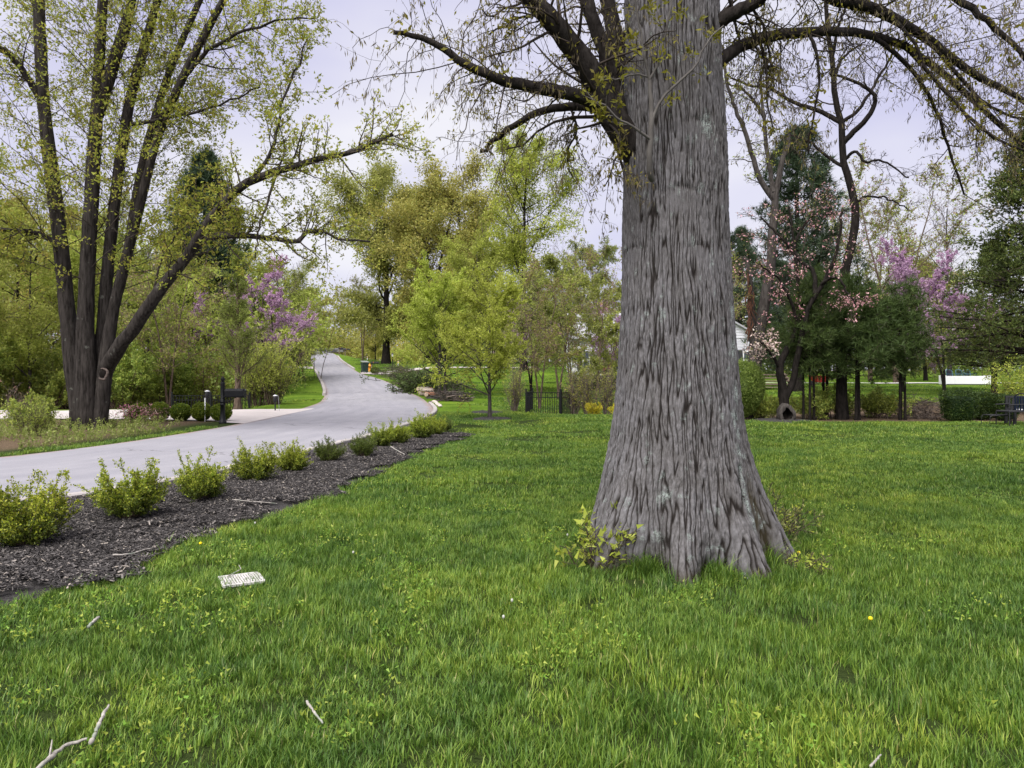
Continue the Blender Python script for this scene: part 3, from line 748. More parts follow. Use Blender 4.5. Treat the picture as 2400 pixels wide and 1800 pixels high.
# ------------------------------------------------------------------ the foreground oak
def build_oak():
    rng = np.random.default_rng(11)
    root = thing("oak_tree", "huge grey furrowed oak trunk with flared roots in the foreground lawn", "tree", (TC[0], TC[1], 0))
    th = np.concatenate([np.linspace(np.pi / 2, np.pi - .1, 55, endpoint=False), np.linspace(np.pi - .1, 2 * np.pi + .1, 470, endpoint=False), np.linspace(2 * np.pi + .1, 2.5 * np.pi, 55, endpoint=False)])
    nth = len(th)
    zs = np.concatenate([np.linspace(-.12, 1.2, 110, endpoint=False), np.linspace(1.2, 5.0, 215, endpoint=False), np.linspace(5.0, 10.5, 24)])
    TH, Z = np.meshgrid(th, zs)
    prof = np.interp(Z, [-.12, 0, .12, .25, .4, .6, 1.0, 1.61, 2.41, 3.62, 4.83, 7, 10.5], [.80, .77, .745, .715, .680, .630, .560, .508, .460, .420, .402, .36, .28])
    lobes = [(-176, .20, 15, .45), (-146, .42, 15, .30), (-99, .34, 13, .24), (-54, .40, 15, .26), (-16, .44, 14, .38), (35, .40, 15, .3), (80, .44, 14, .3), (130, .42, 15, .3)]
    r = prof.copy()
    for a, A, wd, hz in lobes:
        d = (np.degrees(TH) - a + 180) % 360 - 180
        r += A * np.exp(-np.clip(Z, 0, None) / hz) * np.exp(-(d / wd) ** 2) * np.where(Z < 0, 1.12, 1)
        r += .03 * np.exp(-np.clip(Z, 0, None) / 1.1) * np.exp(-(d / (wd * .8)) ** 2)
    gap = np.exp(-np.clip(Z, 0, None) / .26)
    r -= .26 * gap
    r += .022 * gnoise((TH / (2 * np.pi) - .25) * 5, Z * .7, 41, 5) + .012 * gnoise((TH / (2 * np.pi) - .25) * 11, Z * 1.3, 42, 11)
    # bark plates and furrows
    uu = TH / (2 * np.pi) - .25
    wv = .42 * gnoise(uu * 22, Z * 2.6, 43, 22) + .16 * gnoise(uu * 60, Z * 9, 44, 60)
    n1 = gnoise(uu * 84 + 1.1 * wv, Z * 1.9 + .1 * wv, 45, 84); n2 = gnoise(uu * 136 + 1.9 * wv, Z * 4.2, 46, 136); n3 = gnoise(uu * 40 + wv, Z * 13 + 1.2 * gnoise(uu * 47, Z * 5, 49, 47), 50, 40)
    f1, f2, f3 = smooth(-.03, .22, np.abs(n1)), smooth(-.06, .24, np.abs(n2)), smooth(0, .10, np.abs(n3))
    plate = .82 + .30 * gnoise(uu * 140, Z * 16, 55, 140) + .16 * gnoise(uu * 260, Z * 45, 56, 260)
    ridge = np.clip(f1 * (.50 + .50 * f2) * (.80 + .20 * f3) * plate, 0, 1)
    # healed branch scars: a smooth disc under a dark brow
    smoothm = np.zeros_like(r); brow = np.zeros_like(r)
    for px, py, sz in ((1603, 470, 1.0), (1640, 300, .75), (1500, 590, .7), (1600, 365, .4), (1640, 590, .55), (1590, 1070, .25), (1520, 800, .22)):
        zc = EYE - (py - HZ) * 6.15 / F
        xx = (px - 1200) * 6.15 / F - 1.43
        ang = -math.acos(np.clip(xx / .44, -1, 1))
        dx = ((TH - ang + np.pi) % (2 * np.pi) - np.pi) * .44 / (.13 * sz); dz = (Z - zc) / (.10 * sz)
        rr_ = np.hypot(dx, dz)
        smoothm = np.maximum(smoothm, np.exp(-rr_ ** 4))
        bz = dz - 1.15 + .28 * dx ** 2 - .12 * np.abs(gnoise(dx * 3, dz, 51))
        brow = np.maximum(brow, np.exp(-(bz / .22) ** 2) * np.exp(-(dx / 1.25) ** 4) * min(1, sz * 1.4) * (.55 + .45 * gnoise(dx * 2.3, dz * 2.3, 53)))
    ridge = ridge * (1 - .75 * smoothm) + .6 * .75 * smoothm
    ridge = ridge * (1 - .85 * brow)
    amp = .024 * (.8 + .5 * gnoise(uu * 9, Z * 1.4, 52, 9))
    amp = amp * np.where(Z < 0, .6, 1) 
    rd = r + amp * (ridge - .6) + .003 * gnoise(uu * 150, Z * 26, 47, 150) - .012 * brow
    cxx = np.interp(Z, [0, 1.6, 4.83, 10.5], [.008, .0, -.046, -.09])
    V = np.stack([cxx + rd * np.cos(TH), rd * np.sin(TH), Z], -1)
    lich = np.clip((gnoise(uu * 34, Z * 7, 61, 34) + .6 * gnoise(uu * 100, Z * 22, 62, 100) - .60) * 5, 0, 1) * .75 * (.3 + .7 * ridge)
    dg = (np.degrees(TH) + 48 + 180) % 360 - 180
    streak = np.exp(-((dg - 1.5 * np.sin(Z * 9)) / 3.2) ** 2) * smooth(.28, .36, Z) * (1 - smooth(.78, .9, Z)) * smooth(-.35, .25, gnoise(uu * 90, Z * 14, 63, 90) + .25)
    spots = np.zeros_like(r)
    for a, zc, s_ in ((-38, 1.78, .07), (-36, 1.42, .06), (-44, 1.22, .05), (-40, 1.08, .04), (-118, .30, .035), (-112, .62, .04), (-64, 3.62, .07), (-45, .95, .05), (-34, 2.1, .05)):
        dd = ((TH - math.radians(a) + np.pi) % (2 * np.pi) - np.pi) * .5
        spots = np.maximum(spots, np.clip(1.25 - np.hypot(dd / s_, (Z - zc) / (s_ * 1.4)) + .9 * gnoise(uu * 120, Z * 22, 64, 120), 0, 1))
    lich = np.clip(np.maximum(lich, np.maximum(streak * 1.0, spots * .9)), 0, 1)
    moss = np.clip(np.exp(-((dg - 13) / 9) ** 2) * (1 - smooth(.45, .95, Z)) * 1.1 + (1 - smooth(.0, .28, Z)) * .5 * (gnoise(uu * 18, Z * 6, 65, 18) + .45), 0, 1) * (.65 + .35 * gnoise(uu * 60, Z * 10, 66, 60))
    moss = np.clip(moss + .5 * (1 - smooth(.0, .10, Z)), 0, .9)
    nz = len(zs)
    i0 = (np.arange(nz - 1)[:, None] * nth + np.arange(nth)[None]); i1 = (np.arange(nz - 1)[:, None] * nth + (np.arange(nth)[None] + 1) % nth)
    q = np.stack([i0, i1, i1 + nth, i0 + nth], -1).reshape(-1, 4)
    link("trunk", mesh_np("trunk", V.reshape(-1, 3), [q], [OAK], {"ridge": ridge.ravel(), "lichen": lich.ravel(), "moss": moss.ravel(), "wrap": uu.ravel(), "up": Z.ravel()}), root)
    off = np.array([TC[0], TC[1], 0])
    limbs = []
    def LB(pts, w0, w1, n=22):
        P, R = limb(pts, w0, w1, n, rng=rng, jit=.008); limbs.append((P - off, R)); return P - off, R
    A = LB([(1385, 345, 6.55), (1345, 285, 6.45), (1312, 235, 6.4), (1278, 160, 6.3), (1238, 103, 6.2), (1195, 50, 6.1), (1145, 0, 6.0), (1080, -60, 5.9)], 66, 34)
    A2 = LB([(1345, 270, 6.5), (1325, 185, 6.5), (1303, 105, 6.45), (1278, 35, 6.4), (1262, -30, 6.4), (1250, -120, 6.4)], 34, 26)
    A3 = LB([(1385, 260, 6.8), (1352, 160, 6.9), (1330, 80, 7.0), (1312, 0, 7.1), (1300, -70, 7.2)], 40, 30)
    B = LB([(1325, 245, 6.42), (1265, 212, 6.3), (1200, 197, 6.2), (1120, 182, 6.1), (1060, 165, 6.0), (1000, 137, 5.95), (960, 105, 5.9), (900, 80, 5.85), (850, 66, 5.8)], 34, 9)
    C_ = LB([(1310, 240, 6.45), (1270, 230, 6.6), (1230, 230, 6.7), (1170, 240, 6.8), (1110, 270, 6.9), (1070, 300, 7.0), (1037, 328, 7.05)], 24, 8)
    D = LB([(1535, 150, 6.55), (1570, 120, 6.6), (1605, 98, 6.7), (1655, 80, 6.8), (1720, 71, 6.95), (1800, 68, 7.1), (1880, 76, 7.3), (1960, 105, 7.5), (2040, 160, 7.7), (2120, 235, 7.9), (2230, 330, 8.1)], 30, 10, 30)
    E = LB([(1535, 60, 6.5), (1575, 33, 6.45), (1625, 8, 6.4), (1680, -30, 6.3), (1760, -90, 6.2)], 34, 22)
    F_ = LB([(1540, -280, 6.6), (1660, -110, 6.8), (1790, -10, 7.0), (1850, 8, 7.1), (1930, 38, 7.25), (2010, 90, 7.4), (2090, 150, 7.5), (2180, 200, 7.6), (2300, 270, 7.7)], 36, 9, 28)
    G = LB([(1540, -380, 6.4), (1700, -230, 6.0), (1900, -90, 5.7), (2060, -10, 5.6), (2150, 60, 5.55), (2240, 150, 5.5)], 30, 8, 26)
    subs = [([(1880, 76, 7.3), (1945, 125, 7.4), (1995, 190, 7.5), (2030, 255, 7.6), (2050, 330, 7.65), (2082, 420, 7.7)], 11, 4),
            ([(1960, 105, 7.5), (2030, 185, 7.4), (2095, 255, 7.3), (2170, 310, 7.3), (2290, 345, 7.2)], 10, 4),
            ([(2010, 90, 7.4), (2080, 175, 7.5), (2130, 225, 7.6), (2180, 250, 7.7), (2280, 270, 7.8)], 9, 4),
            ([(1745, 70, 7.0), (1765, 110, 6.9), (1768, 190, 6.8), (1752, 270, 6.8), (1745, 335, 6.75)], 8, 3),
            ([(1640, 84, 6.75), (1655, 140, 6.6), (1655, 210, 6.5), (1672, 290, 6.5)], 7, 3),
            ([(1575, -5, 6.9), (1590, 60, 7.0), (1600, 90, 7.0), (1612, 130, 7.0)], 8, 3),
            ([(1620, 10, 6.5), (1650, 60, 6.6), (1665, 130, 6.7), (1660, 190, 6.7)], 7, 3),
            ([(1930, 38, 7.25), (1980, 100, 7.1), (2000, 150, 7.1), (2070, 230, 7.0), (2120, 290, 7.0)], 8, 3),
            ([(1195, 50, 6.1), (1150, 35, 6.0), (1105, 45, 5.95), (1060, 75, 5.9)], 8, 3),
            ([(1120, 182, 6.1), (1075, 170, 6.15), (1035, 185, 6.2)], 7, 3),
            ([(1230, 230, 6.7), (1245, 280, 6.6), (1225, 330, 6.6), (1235, 380, 6.6)], 6, 2.5),
            ([(1300, 250, 6.45), (1340, 300, 6.2), (1330, 345, 6.1), (1310, 400, 6.1)], 6, 2.5)]
    nl = len(limbs)
    S = [LB(p, a, b_, 14) for p, a, b_ in subs]
    for i, (P, R) in enumerate(limbs):
        V, q, t = tubes(P, R, 14 if i < nl else 8, cap=True)
        link("limb", mesh_np("limb", V, [q, t], [LIMB]), root)
    # twigs, catkins, young leaves
    long_ = [limbs[i] for i in (0, 1, 2, 3, 4, 5, 6, 7, 8)]
    sets, tips = [], []
    for P, R in long_:
        L = np.linalg.norm(np.diff(P[0], axis=0), axis=1).sum()
        k = int(9 * L) + 6
        Q1, r1 = spawn(P, R, k, .18, 1.0, 60, lambda t, L_: .62 + 0 * t, 7, .16, -.03, .22, rng, .0030, .25)
        Q2, r2 = spawn(Q1, r1, 6, .15, 1.0, 48, lambda t, L_: .24 + 0 * t, 5, .6, -.07, .26, rng, .0016, .3)
        sets += [(Q1, r1, 4), (Q2, r2, 3)]; tips += [Q2]
    for P, R in S:
        Q1, r1 = spawn(P, R, 12, .1, 1.0, 50, lambda t, L_: .38 + 0 * t, 6, .5, -.06, .22, rng, .0026, .25)
        Q2, r2 = spawn(Q1, r1, 5, .15, 1.0, 45, lambda t, L_: .17 + 0 * t, 4, .6, -.15, .2, rng, .0015)
        sets += [(Q1, r1, 4), (Q2, r2, 3)]; tips += [Q2]
    link("twigs", tube_mesh("twigs", sets, TWIG), root)["kind"] = "stuff"
    cat, lv = [], []
    for Q in tips:
        nb = len(Q)
        p, d = on_branches(Q, int(nb * 6.5), rng, .2, .014)
        V, q, r = leaf_quads(p, rand_dir(rng, len(p), (0, 0, -3.4)), .052, .16, rng); cat.append((V, q, r, L_CATKIN))
        p, d = on_branches(Q, int(nb * 2.6), rng, .2, .014)
        V, q, r = leaf_quads(p, d + rand_dir(rng, len(p), (0, 0, .2)), .032, .42, rng); lv.append((V, q, r, L_OAKTUFT))
    link("catkins", leaf_mesh("catkins", cat), root)["kind"] = "stuff"
    # leafy tufts sitting along the limbs
    for P, R in long_ + S:
        L = np.linalg.norm(np.diff(P[0], axis=0), axis=1).sum()
        c0, d = on_branches(P, int(L * 6) + 3, rng, .05, .03)
        c = np.repeat(c0, 9, 0) + rng.normal(0, .028, (len(c0) * 9, 3))
        V, q, r = leaf_quads(c, rand_dir(rng, len(c), (0, 0, .5)), .05, .42, rng); lv.append((V, q, r, L_OAKTUFT))
    link("young_leaves", leaf_mesh("young_leaves", lv), root)["kind"] = "stuff"
    # unseen crown added above the view to shade the trunk: limbs, twigs, leaves
    tk = np.stack([np.interp(np.linspace(5.4, 10.4, 14), [0, 1.6, 4.83, 10.5], [.008, 0, -.046, -.09]), np.zeros(14), np.linspace(5.4, 10.4, 14)], 1)[None]
    Q1, r1 = spawn(tk, np.linspace(.38, .28, 14)[None], 15, .05, 1, 58, lambda t, L_: 5.2 - 1.5 * t, 10, .35, .06, .10, rng, .03)
    Q2, r2 = spawn(Q1, r1, 8, .2, 1, 48, .36, 6, .5, .03, .14, rng, .008)
    def hidden(Q): return (Q[:, :, 2] > EYE + .50 * (Q[:, :, 1] + TC[1]).clip(0) + .5).all(1) & (Q[:, :, 2] > 4.6).all(1)
    h1_, h2_ = hidden(Q1), hidden(Q2)
    Q1, r1, Q2, r2 = Q1[h1_], r1[h1_], Q2[h2_], r2[h2_]
    link("unseen_limbs", tube_mesh("unseen_limbs", [(Q1, r1 * 1.6, 8), (Q2, r2, 4)], LIMB), root)
    p, d = on_branches(Q2, 11000, rng, .1, .22); ok = p[:, 2] > EYE + .50 * (p[:, 1] + TC[1]).clip(0) + .3
    V, q, r = leaf_quads(p[ok], rand_dir(rng, int(ok.sum())), .13, .6, rng, tri=True)
    link("unseen_crown", leaf_mesh("unseen_crown", [(V, q, r, L_OAKTUFT)]), root)["kind"] = "stuff"
    # the shoot growing on the front of the trunk
    sh = [LB([(1410, 388, 6.19), (1404, 372, 6.13), (1404, 320, 6.07), (1408, 260, 6.05), (1405, 210, 6.03), (1402, 165, 6.02)], 15, 9, 14),
          LB([(1403, 172, 6.02), (1395, 130, 5.98), (1385, 80, 5.94), (1376, 30, 5.9), (1370, -30, 5.85)], 6, 3, 10),
          LB([(1403, 172, 6.02), (1420, 140, 6.0), (1434, 80, 5.95), (1448, 20, 5.9), (1452, -40, 5.9)], 6, 3, 10),
          LB([(1407, 270, 6.05), (1425, 220, 6.02), (1470, 175, 6.0), (1505, 140, 6.0), (1520, 100, 6.0), (1560, 55, 6.0)], 7, 3, 12),
          LB([(1406, 302, 6.06), (1370, 275, 6.0), (1335, 255, 5.95), (1300, 225, 5.9), (1265, 200, 5.85)], 7, 2.5, 12),
          LB([(1402, 165, 6.02), (1370, 160, 6.0), (1330, 170, 5.95), (1300, 165, 5.9)], 5, 2, 10)]
    Q, rq = [], []
    for P, R in sh[1:]:
        a, c = spawn(P, R, 6, .15, 1, 50, lambda t, L_: .2 + 0 * t, 5, .6, .02, .15, rng, .0018); Q.append(a); rq.append(c)
    so = link("shoot", tube_mesh("shoot", [(P, R, 8) for P, R in sh] + [(a, c, 3) for a, c in zip(Q, rq)], plain("shoot_bark", (.115, .105, .098), .85, .1, .25)), root)
    c0 = np.concatenate([on_branches(a, 16, rng, .4, .01)[0] for a in Q]); c = np.repeat(c0, 8, 0) + rng.normal(0, .022, (len(c0) * 8, 3))
    V, q, r = leaf_quads(c, rand_dir(rng, len(c), (0, 0, .3)), .045, .42, rng)
    lo = link("shoot_leaves", leaf_mesh("shoot_leaves", [(V, q, r, L_OAKTUFT)]), so); lo["kind"] = "stuff"
    return root
build_oak()

def simple_trunk(name, P, R, mat, nth=40, nz=60, amp=.02, ridges=24, seed=0, flare=0.0, lob=5):
    """one furrowed stem along a polyline; flare widens its foot"""
    rng = np.random.default_rng(seed)
    c = catmull(P, nz); r = np.interp(np.linspace(0, 1, nz), np.linspace(0, 1, len(R)), R)
    T = unit(np.gradient(c, axis=0)); ref = np.array([[0, 1.0, .05]]); n1 = unit(np.cross(np.repeat(ref, nz, 0), T)); n2 = np.cross(T, n1)
    th = np.arange(nth) / nth * 2 * np.pi; s = np.concatenate([[0], np.cumsum(np.linalg.norm(np.diff(c, axis=0), axis=1))])
    TH, S_ = np.meshgrid(th, s); uu = TH / (2 * np.pi)
    rid = np.minimum(1, np.abs(gnoise(uu * ridges + .4 * gnoise(uu * 9, S_ * 2, seed, 9), S_ * 2.5, seed + 1, ridges)) * 3)
    rr_ = r[:, None] * (1 + .08 * gnoise(uu * 3, S_ * .8, seed + 2, 3)) + amp * (rid - .6)
    rr_ = rr_ + flare * np.exp(-S_ / .35) * (.35 + .65 * np.clip(np.cos(TH * lob + seed), 0, 1))
    V = c[:, None] + rr_[..., None] * (np.cos(TH)[..., None] * n1[:, None] + np.sin(TH)[..., None] * n2[:, None])
    i0 = (np.arange(nz - 1)[:, None] * nth + np.arange(nth)[None]); i1 = (np.arange(nz - 1)[:, None] * nth + (np.arange(nth)[None] + 1) % nth)
    return V.reshape(-1, 3), np.stack([i0, i1, i1 + nth, i0 + nth], -1).reshape(-1, 4), c[None], r[None]

# the oak hidden behind it: only a root flare looks out on the left
def build_second_oak():
    root = thing("oak_tree", "second oak behind the big trunk, only its mossy root flare showing at left", "tree", (T2[0], T2[1], h1(*T2)))
    V, q, c, r = simple_trunk("t", np.array([(0, 0, -.1), (0, 0, .5), (.02, 0, 1.5), (.05, .05, 4), (.05, .1, 8), (.1, .1, 12)]), [.5, .47, .43, .40, .34, .2], GREYB, 90, 90, .025, 44, 5, .42, 5)
    link("trunk", mesh_np("trunk", V, [q], [GREYB]), root)
    rng = np.random.default_rng(77)
    Q1, r1 = spawn(c, r, 7, .55, .95, 55, lambda t, L: 3.0 + 0 * t, 8, .4, .03, .12, rng, .01)
    Q2, r2 = spawn(Q1, r1, 8, .2, 1, 45, .4, 6, .5, 0, .15, rng, .004)
    link("crown", tube_mesh("crown", [(Q1, r1, 6), (Q2, r2, 3)], TWIG), root)["kind"] = "stuff"
build_second_oak()

# ------------------------------------------------------------------ the many-stemmed maple on the left
def build_maple():
    rng = np.random.default_rng(21)
    d0 = 21.4
    bx, by = (190 * K - 1200) * d0 / F, d0
    bz = h1(bx, by)
    root = thing("maple_tree", "tall grey maple with a cluster of stems rising from one hollow trunk beyond the road", "tree", (bx, by, bz))
    off = np.array([bx, by, bz])
    def w(pts): return np.array([a2(*p) for p in pts]) - off
    def rad(ws): return [x * K * d0 / F / 2 * (.86 if i < 3 else .68) for i, x in enumerate(ws)]
    stems = [  # points (2212 units + depth), widths
        ([(176, 940, 21.5), (172, 880, 21.5), (161, 800, 21.5), (148, 700, 21.5), (140, 620, 21.55), (126, 480, 21.6), (107, 340, 21.7), (94, 220, 21.8), (88, 110, 21.9), (84, 10, 22), (80, -110, 22.1)], [44, 46, 48, 48, 46, 43, 40, 37, 36, 34, 28]),
        ([(190, 945, 21.2), (188, 880, 21.15), (186, 800, 21.1), (185, 700, 21.1), (188, 600, 21.1), (196, 450, 21.1), (205, 310, 21.1), (213, 160, 21.1), (222, 0, 21.1), (228, -120, 21.1)], [52, 50, 50, 48, 45, 42, 39, 31, 28, 22]),
        ([(207, 940, 21.5), (210, 880, 21.5), (215, 800, 21.5), (224, 700, 21.5), (231, 600, 21.5), (246, 450, 21.5), (265, 310, 21.5), (284, 205, 21.5), (312, 100, 21.6), (352, -40, 21.7)], [44, 44, 42, 39, 36, 34, 31, 30, 27, 20]),
        ([(212, 940, 21.25), (220, 860, 21.2), (230, 770, 21.2), (243, 680, 21.15), (262, 600, 21.1), (290, 490, 21.0), (318, 380, 20.9), (346, 280, 20.8), (396, 165, 20.7), (450, 60, 20.6), (505, -40, 20.5)], [36, 36, 35, 33, 31, 28, 26, 24, 24, 22, 16]),
        ([(268, 590, 21.4), (300, 400, 21.5), (328, 280, 21.6), (368, 150, 21.7), (432, 0, 21.8), (470, -80, 21.9)], [20, 22, 20, 20, 17, 12]),
        ([(209, 250, 21.1), (236, 165, 21.2), (262, 85, 21.3), (285, 0, 21.4), (305, -90, 21.5)], [30, 30, 28, 24, 18]),
    ]
    L0 = []
    VV, QQ, k = [], [], 0
    for i, (pts, ws) in enumerate(stems):
        V, q, c, r = simple_trunk("s", w(pts), rad(ws), MAPLE, 36, 110, .016, 16, 30 + i, .06 if i < 4 else 0, 4)
        VV.append(V); QQ.append(q + k); k += len(V); L0.append((c, r))
    tr = link("trunk", mesh_np("trunk", np.vstack(VV), [np.vstack(QQ)], [MAPLE]), root)
    # hollow with a pale healed lip
    hb = MB(); hc = a2(221, 808, 20.72) - off
    a = np.linspace(0, 2 * np.pi, 15)
    a = np.linspace(-2.4, 1.9, 22); hb.tube(np.c_[hc[0] + .11 * np.cos(a) + .02 * np.sin(3 * a), hc[1] + .02 + .03 * np.cos(a), hc[2] + .15 * np.sin(a)], .012 + .026 * np.sin(np.linspace(.15, 3.0, 22)), 8)
    hb.build("hollow_rim", plain("healed_wood", (.105, .082, .072), .85, .1, .3, 20, bmp=.02), tr, True)
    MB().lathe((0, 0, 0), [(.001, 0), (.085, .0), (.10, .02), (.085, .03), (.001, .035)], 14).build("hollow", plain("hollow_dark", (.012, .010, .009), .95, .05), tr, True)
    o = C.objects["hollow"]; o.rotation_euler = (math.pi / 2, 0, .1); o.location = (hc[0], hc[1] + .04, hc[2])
    # limbs: the low one to the right, and side branches
    def LB(pts, w0, w1, n=20):
        P, R = limb(pts, w0, w1, n, rng=rng, jit=.03); return P - off, R
    lims = [LB([(212, 830, 21.5), (246, 768, 20.95), (292, 705, 20.6), (350, 620, 20.3), (402, 555, 20.1), (470, 455, 19.9), (540, 390, 19.8), (620, 362, 19.7), (700, 342, 19.6), (790, 318, 19.5), (850, 290, 19.4)], 34, 7, 28),
            LB([(418, 540, 20.1), (450, 515, 20.0), (500, 508, 19.9), (560, 512, 19.9), (640, 522, 19.8), (660, 500, 19.8), (690, 498, 19.8), (730, 515, 19.7), (800, 520, 19.6)], 16, 4, 24),
            LB([(545, 385, 19.8), (580, 340, 19.8), (600, 280, 19.8), (610, 220, 19.9), (640, 150, 20), (665, 90, 20)], 9, 3),
            LB([(600, 365, 19.8), (575, 450, 19.7), (560, 490, 19.7), (550, 560, 19.7)], 6, 3),
            LB([(85, 210, 21.8), (62, 170, 21.6), (30, 130, 21.4), (0, 102, 21.2), (-50, 70, 21)], 16, 9),
            LB([(120, 525, 21.6), (90, 508, 21.4), (60, 500, 21.2), (25, 497, 21.0), (-40, 490, 20.8)], 13, 7),
            LB([(285, 268, 20.9), (330, 262, 20.7), (380, 250, 20.5), (430, 240, 20.3), (500, 215, 20.1), (560, 190, 20)], 9, 3),
            LB([(400, 165, 20.7), (450, 110, 20.5), (520, 70, 20.3), (600, 45, 20.1), (680, 35, 20)], 10, 3),
            LB([(90, 40, 22), (60, -20, 22), (20, -60, 22)], 16, 10),
            LB([(330, 640, 21), (350, 560, 20.8), (400, 480, 20.6), (420, 420, 20.5)], 5, 2)]
    for P, R in lims:
        V, q, t = tubes(P, R, 10, cap=True); link("limb", mesh_np("limb", V, [q, t], [MAPLE if R[0, 0] > .05 else MAPLE_TWIG]), root)
    sets, tips = [], []
    src = [(c, r, .40, 1.0, 32, 2.9) for c, r in L0[:4]] + [(c, r, .12, 1.0, 24, 2.5) for c, r in L0[4:]]
    for P, R, t0, t1, k, ln in src:
        Q1, r1 = spawn(P, R, k, t0, t1, 58, lambda t, L, ln=ln: ln + 0 * t, 8, .09, .03, .12, rng, .008)
        Q2, r2 = spawn(Q1, r1, 6, .2, 1, 46, .40, 4, .55, .05, .15, rng, .006)
        Q3, r3 = spawn(Q2, r2, 4, .2, 1, 45, .5, 3, .6, .04, .2, rng, .0045)
        sets += [(Q1, r1, 5), (Q2, r2, 3), (Q3, r3, 3)]; tips += [Q2, Q3]
    for j, (P, R) in enumerate(lims):
        L = np.linalg.norm(np.diff(P[0], axis=0), axis=1).sum()
        Q1, r1 = spawn(P, R, int(L * 4.5) + 4, .3 if j == 0 else .12, 1, 55, lambda t, L_: 1.0 + 0 * t, 7, .4, .05, .13, rng, .007)
        Q2, r2 = spawn(Q1, r1, 6, .15, 1, 45, .5, 5, .6, .05, .18, rng, .005)
        sets += [(Q1, r1, 4), (Q2, r2, 3)]; tips += [Q2, Q2]
    link("twigs", tube_mesh("twigs", sets, MAPLE_TWIG), root)["kind"] = "stuff"
    lv = []
    for Q in tips:
        p, d = on_branches(Q, int(len(Q) * 7.0), rng, .2, .06)
        V, q, r = leaf_quads(p, d * .7 + rand_dir(rng, len(p), (0, 0, .1)), .082, .62, rng, tri=True); lv.append((V, q, r, L_MAPLE))
    link("crown", leaf_mesh("crown", lv), root)["kind"] = "stuff"
build_maple()
# ------------------------------------------------------------------ tree and shrub kinds (each kind built once, its meshes shared)
def tube_part(P, R, S, mat):
    V, q = tubes(P, R, S); return (V, q, np.full(len(V), .5), mat)

def deciduous(seed, h, r, k=(16, 8, 6), t0=.28, ang=(55, 45, 45), lf=(.36, .45, .5), up=(.06, .04, .02), wig=.13, prof="round", leaves=9000, size=.10, asp=.6,
              bark=GREYB, twig=BROWNTW, leaf=(L_YG,), spread=.06, hang=0.0, lean=(0, 0), forks=1, rt=(.008, .006), crook=.03, leaf_t0=.2):
    rng = np.random.default_rng(seed)
    st, L1s = [], []
    for f in range(forks):
        az = rng.random() * 6.28 + f * 6.283 / forks; fl = (.16 if forks > 1 else 0)
        z = np.linspace(0, 1, 9)
        x = (lean[0] + fl * math.cos(az)) * h * z ** 1.2 + rng.normal(0, crook, 9).cumsum() * h * .25 * z
        y = (lean[1] + fl * math.sin(az)) * h * z ** 1.2 + rng.normal(0, crook, 9).cumsum() * h * .25 * z
        P = np.c_[x, y, z * h - .12 * (z == 0)]
        P = catmull(P, 22)[None]
        R = (r / forks ** .4) * (1 - .82 * np.linspace(0, 1, 22) ** .9)[None]
        R[0, 0] *= 1.45; R[0, 1] *= 1.15
        st.append((P, R))
    pf = {"round": lambda t: np.sin(np.clip((t - t0 * .5) / (1.06 - t0 * .5), 0, 1) * np.pi) ** .7 * .95 + .18, "cone": lambda t: (1.12 - t), "vase": lambda t: .55 + .5 * t - .55 * t ** 6,
          "wide": lambda t: 1.15 - .6 * t}[prof]
    sets_b, crown, tips = [(P, R, 9) for P, R in st], [], []
    for P, R in st:
        Q1, r1 = spawn(P, R, max(4, k[0] // forks), t0, .98, ang[0], lambda t, L: h * lf[0] * pf(t), 9, .45, up[0], wig, rng, .012)
        Q2, r2 = spawn(Q1, r1, k[1], .18, 1, ang[1], lf[1], 5, .55, up[1], wig * 1.2, rng, rt[0])
        sets_b.append((Q1, r1, 5)); crown.append(tube_part(Q2, r2, 3, twig)); tips.append(Q2)
        if k[2]:
            Q3, r3 = spawn(Q2, r2, k[2], .15, 1, ang[2], lf[2], 3, .6, up[2], wig * 1.5, rng, rt[1])
            crown.append(tube_part(Q3, r3, 3, twig)); tips.append(Q3); tips.append(Q3)
        tips.append(Q1[:, 4:])
    allT = tips
    for li, mt in enumerate(leaf):
        for Q in allT:
            nn = int(leaves / len(allT) / len(leaf))
            if nn < 1: continue
            p, d = on_branches(Q, nn, rng, leaf_t0, spread)
            V, q, rn = leaf_quads(p, d * .5 + rand_dir(rng, nn, (0, 0, -hang)), size, asp, rng, tri=True); crown.append((V, q, rn, mt))
    return tube_mesh("trunk", sets_b, bark), leaf_mesh("crown", crown)

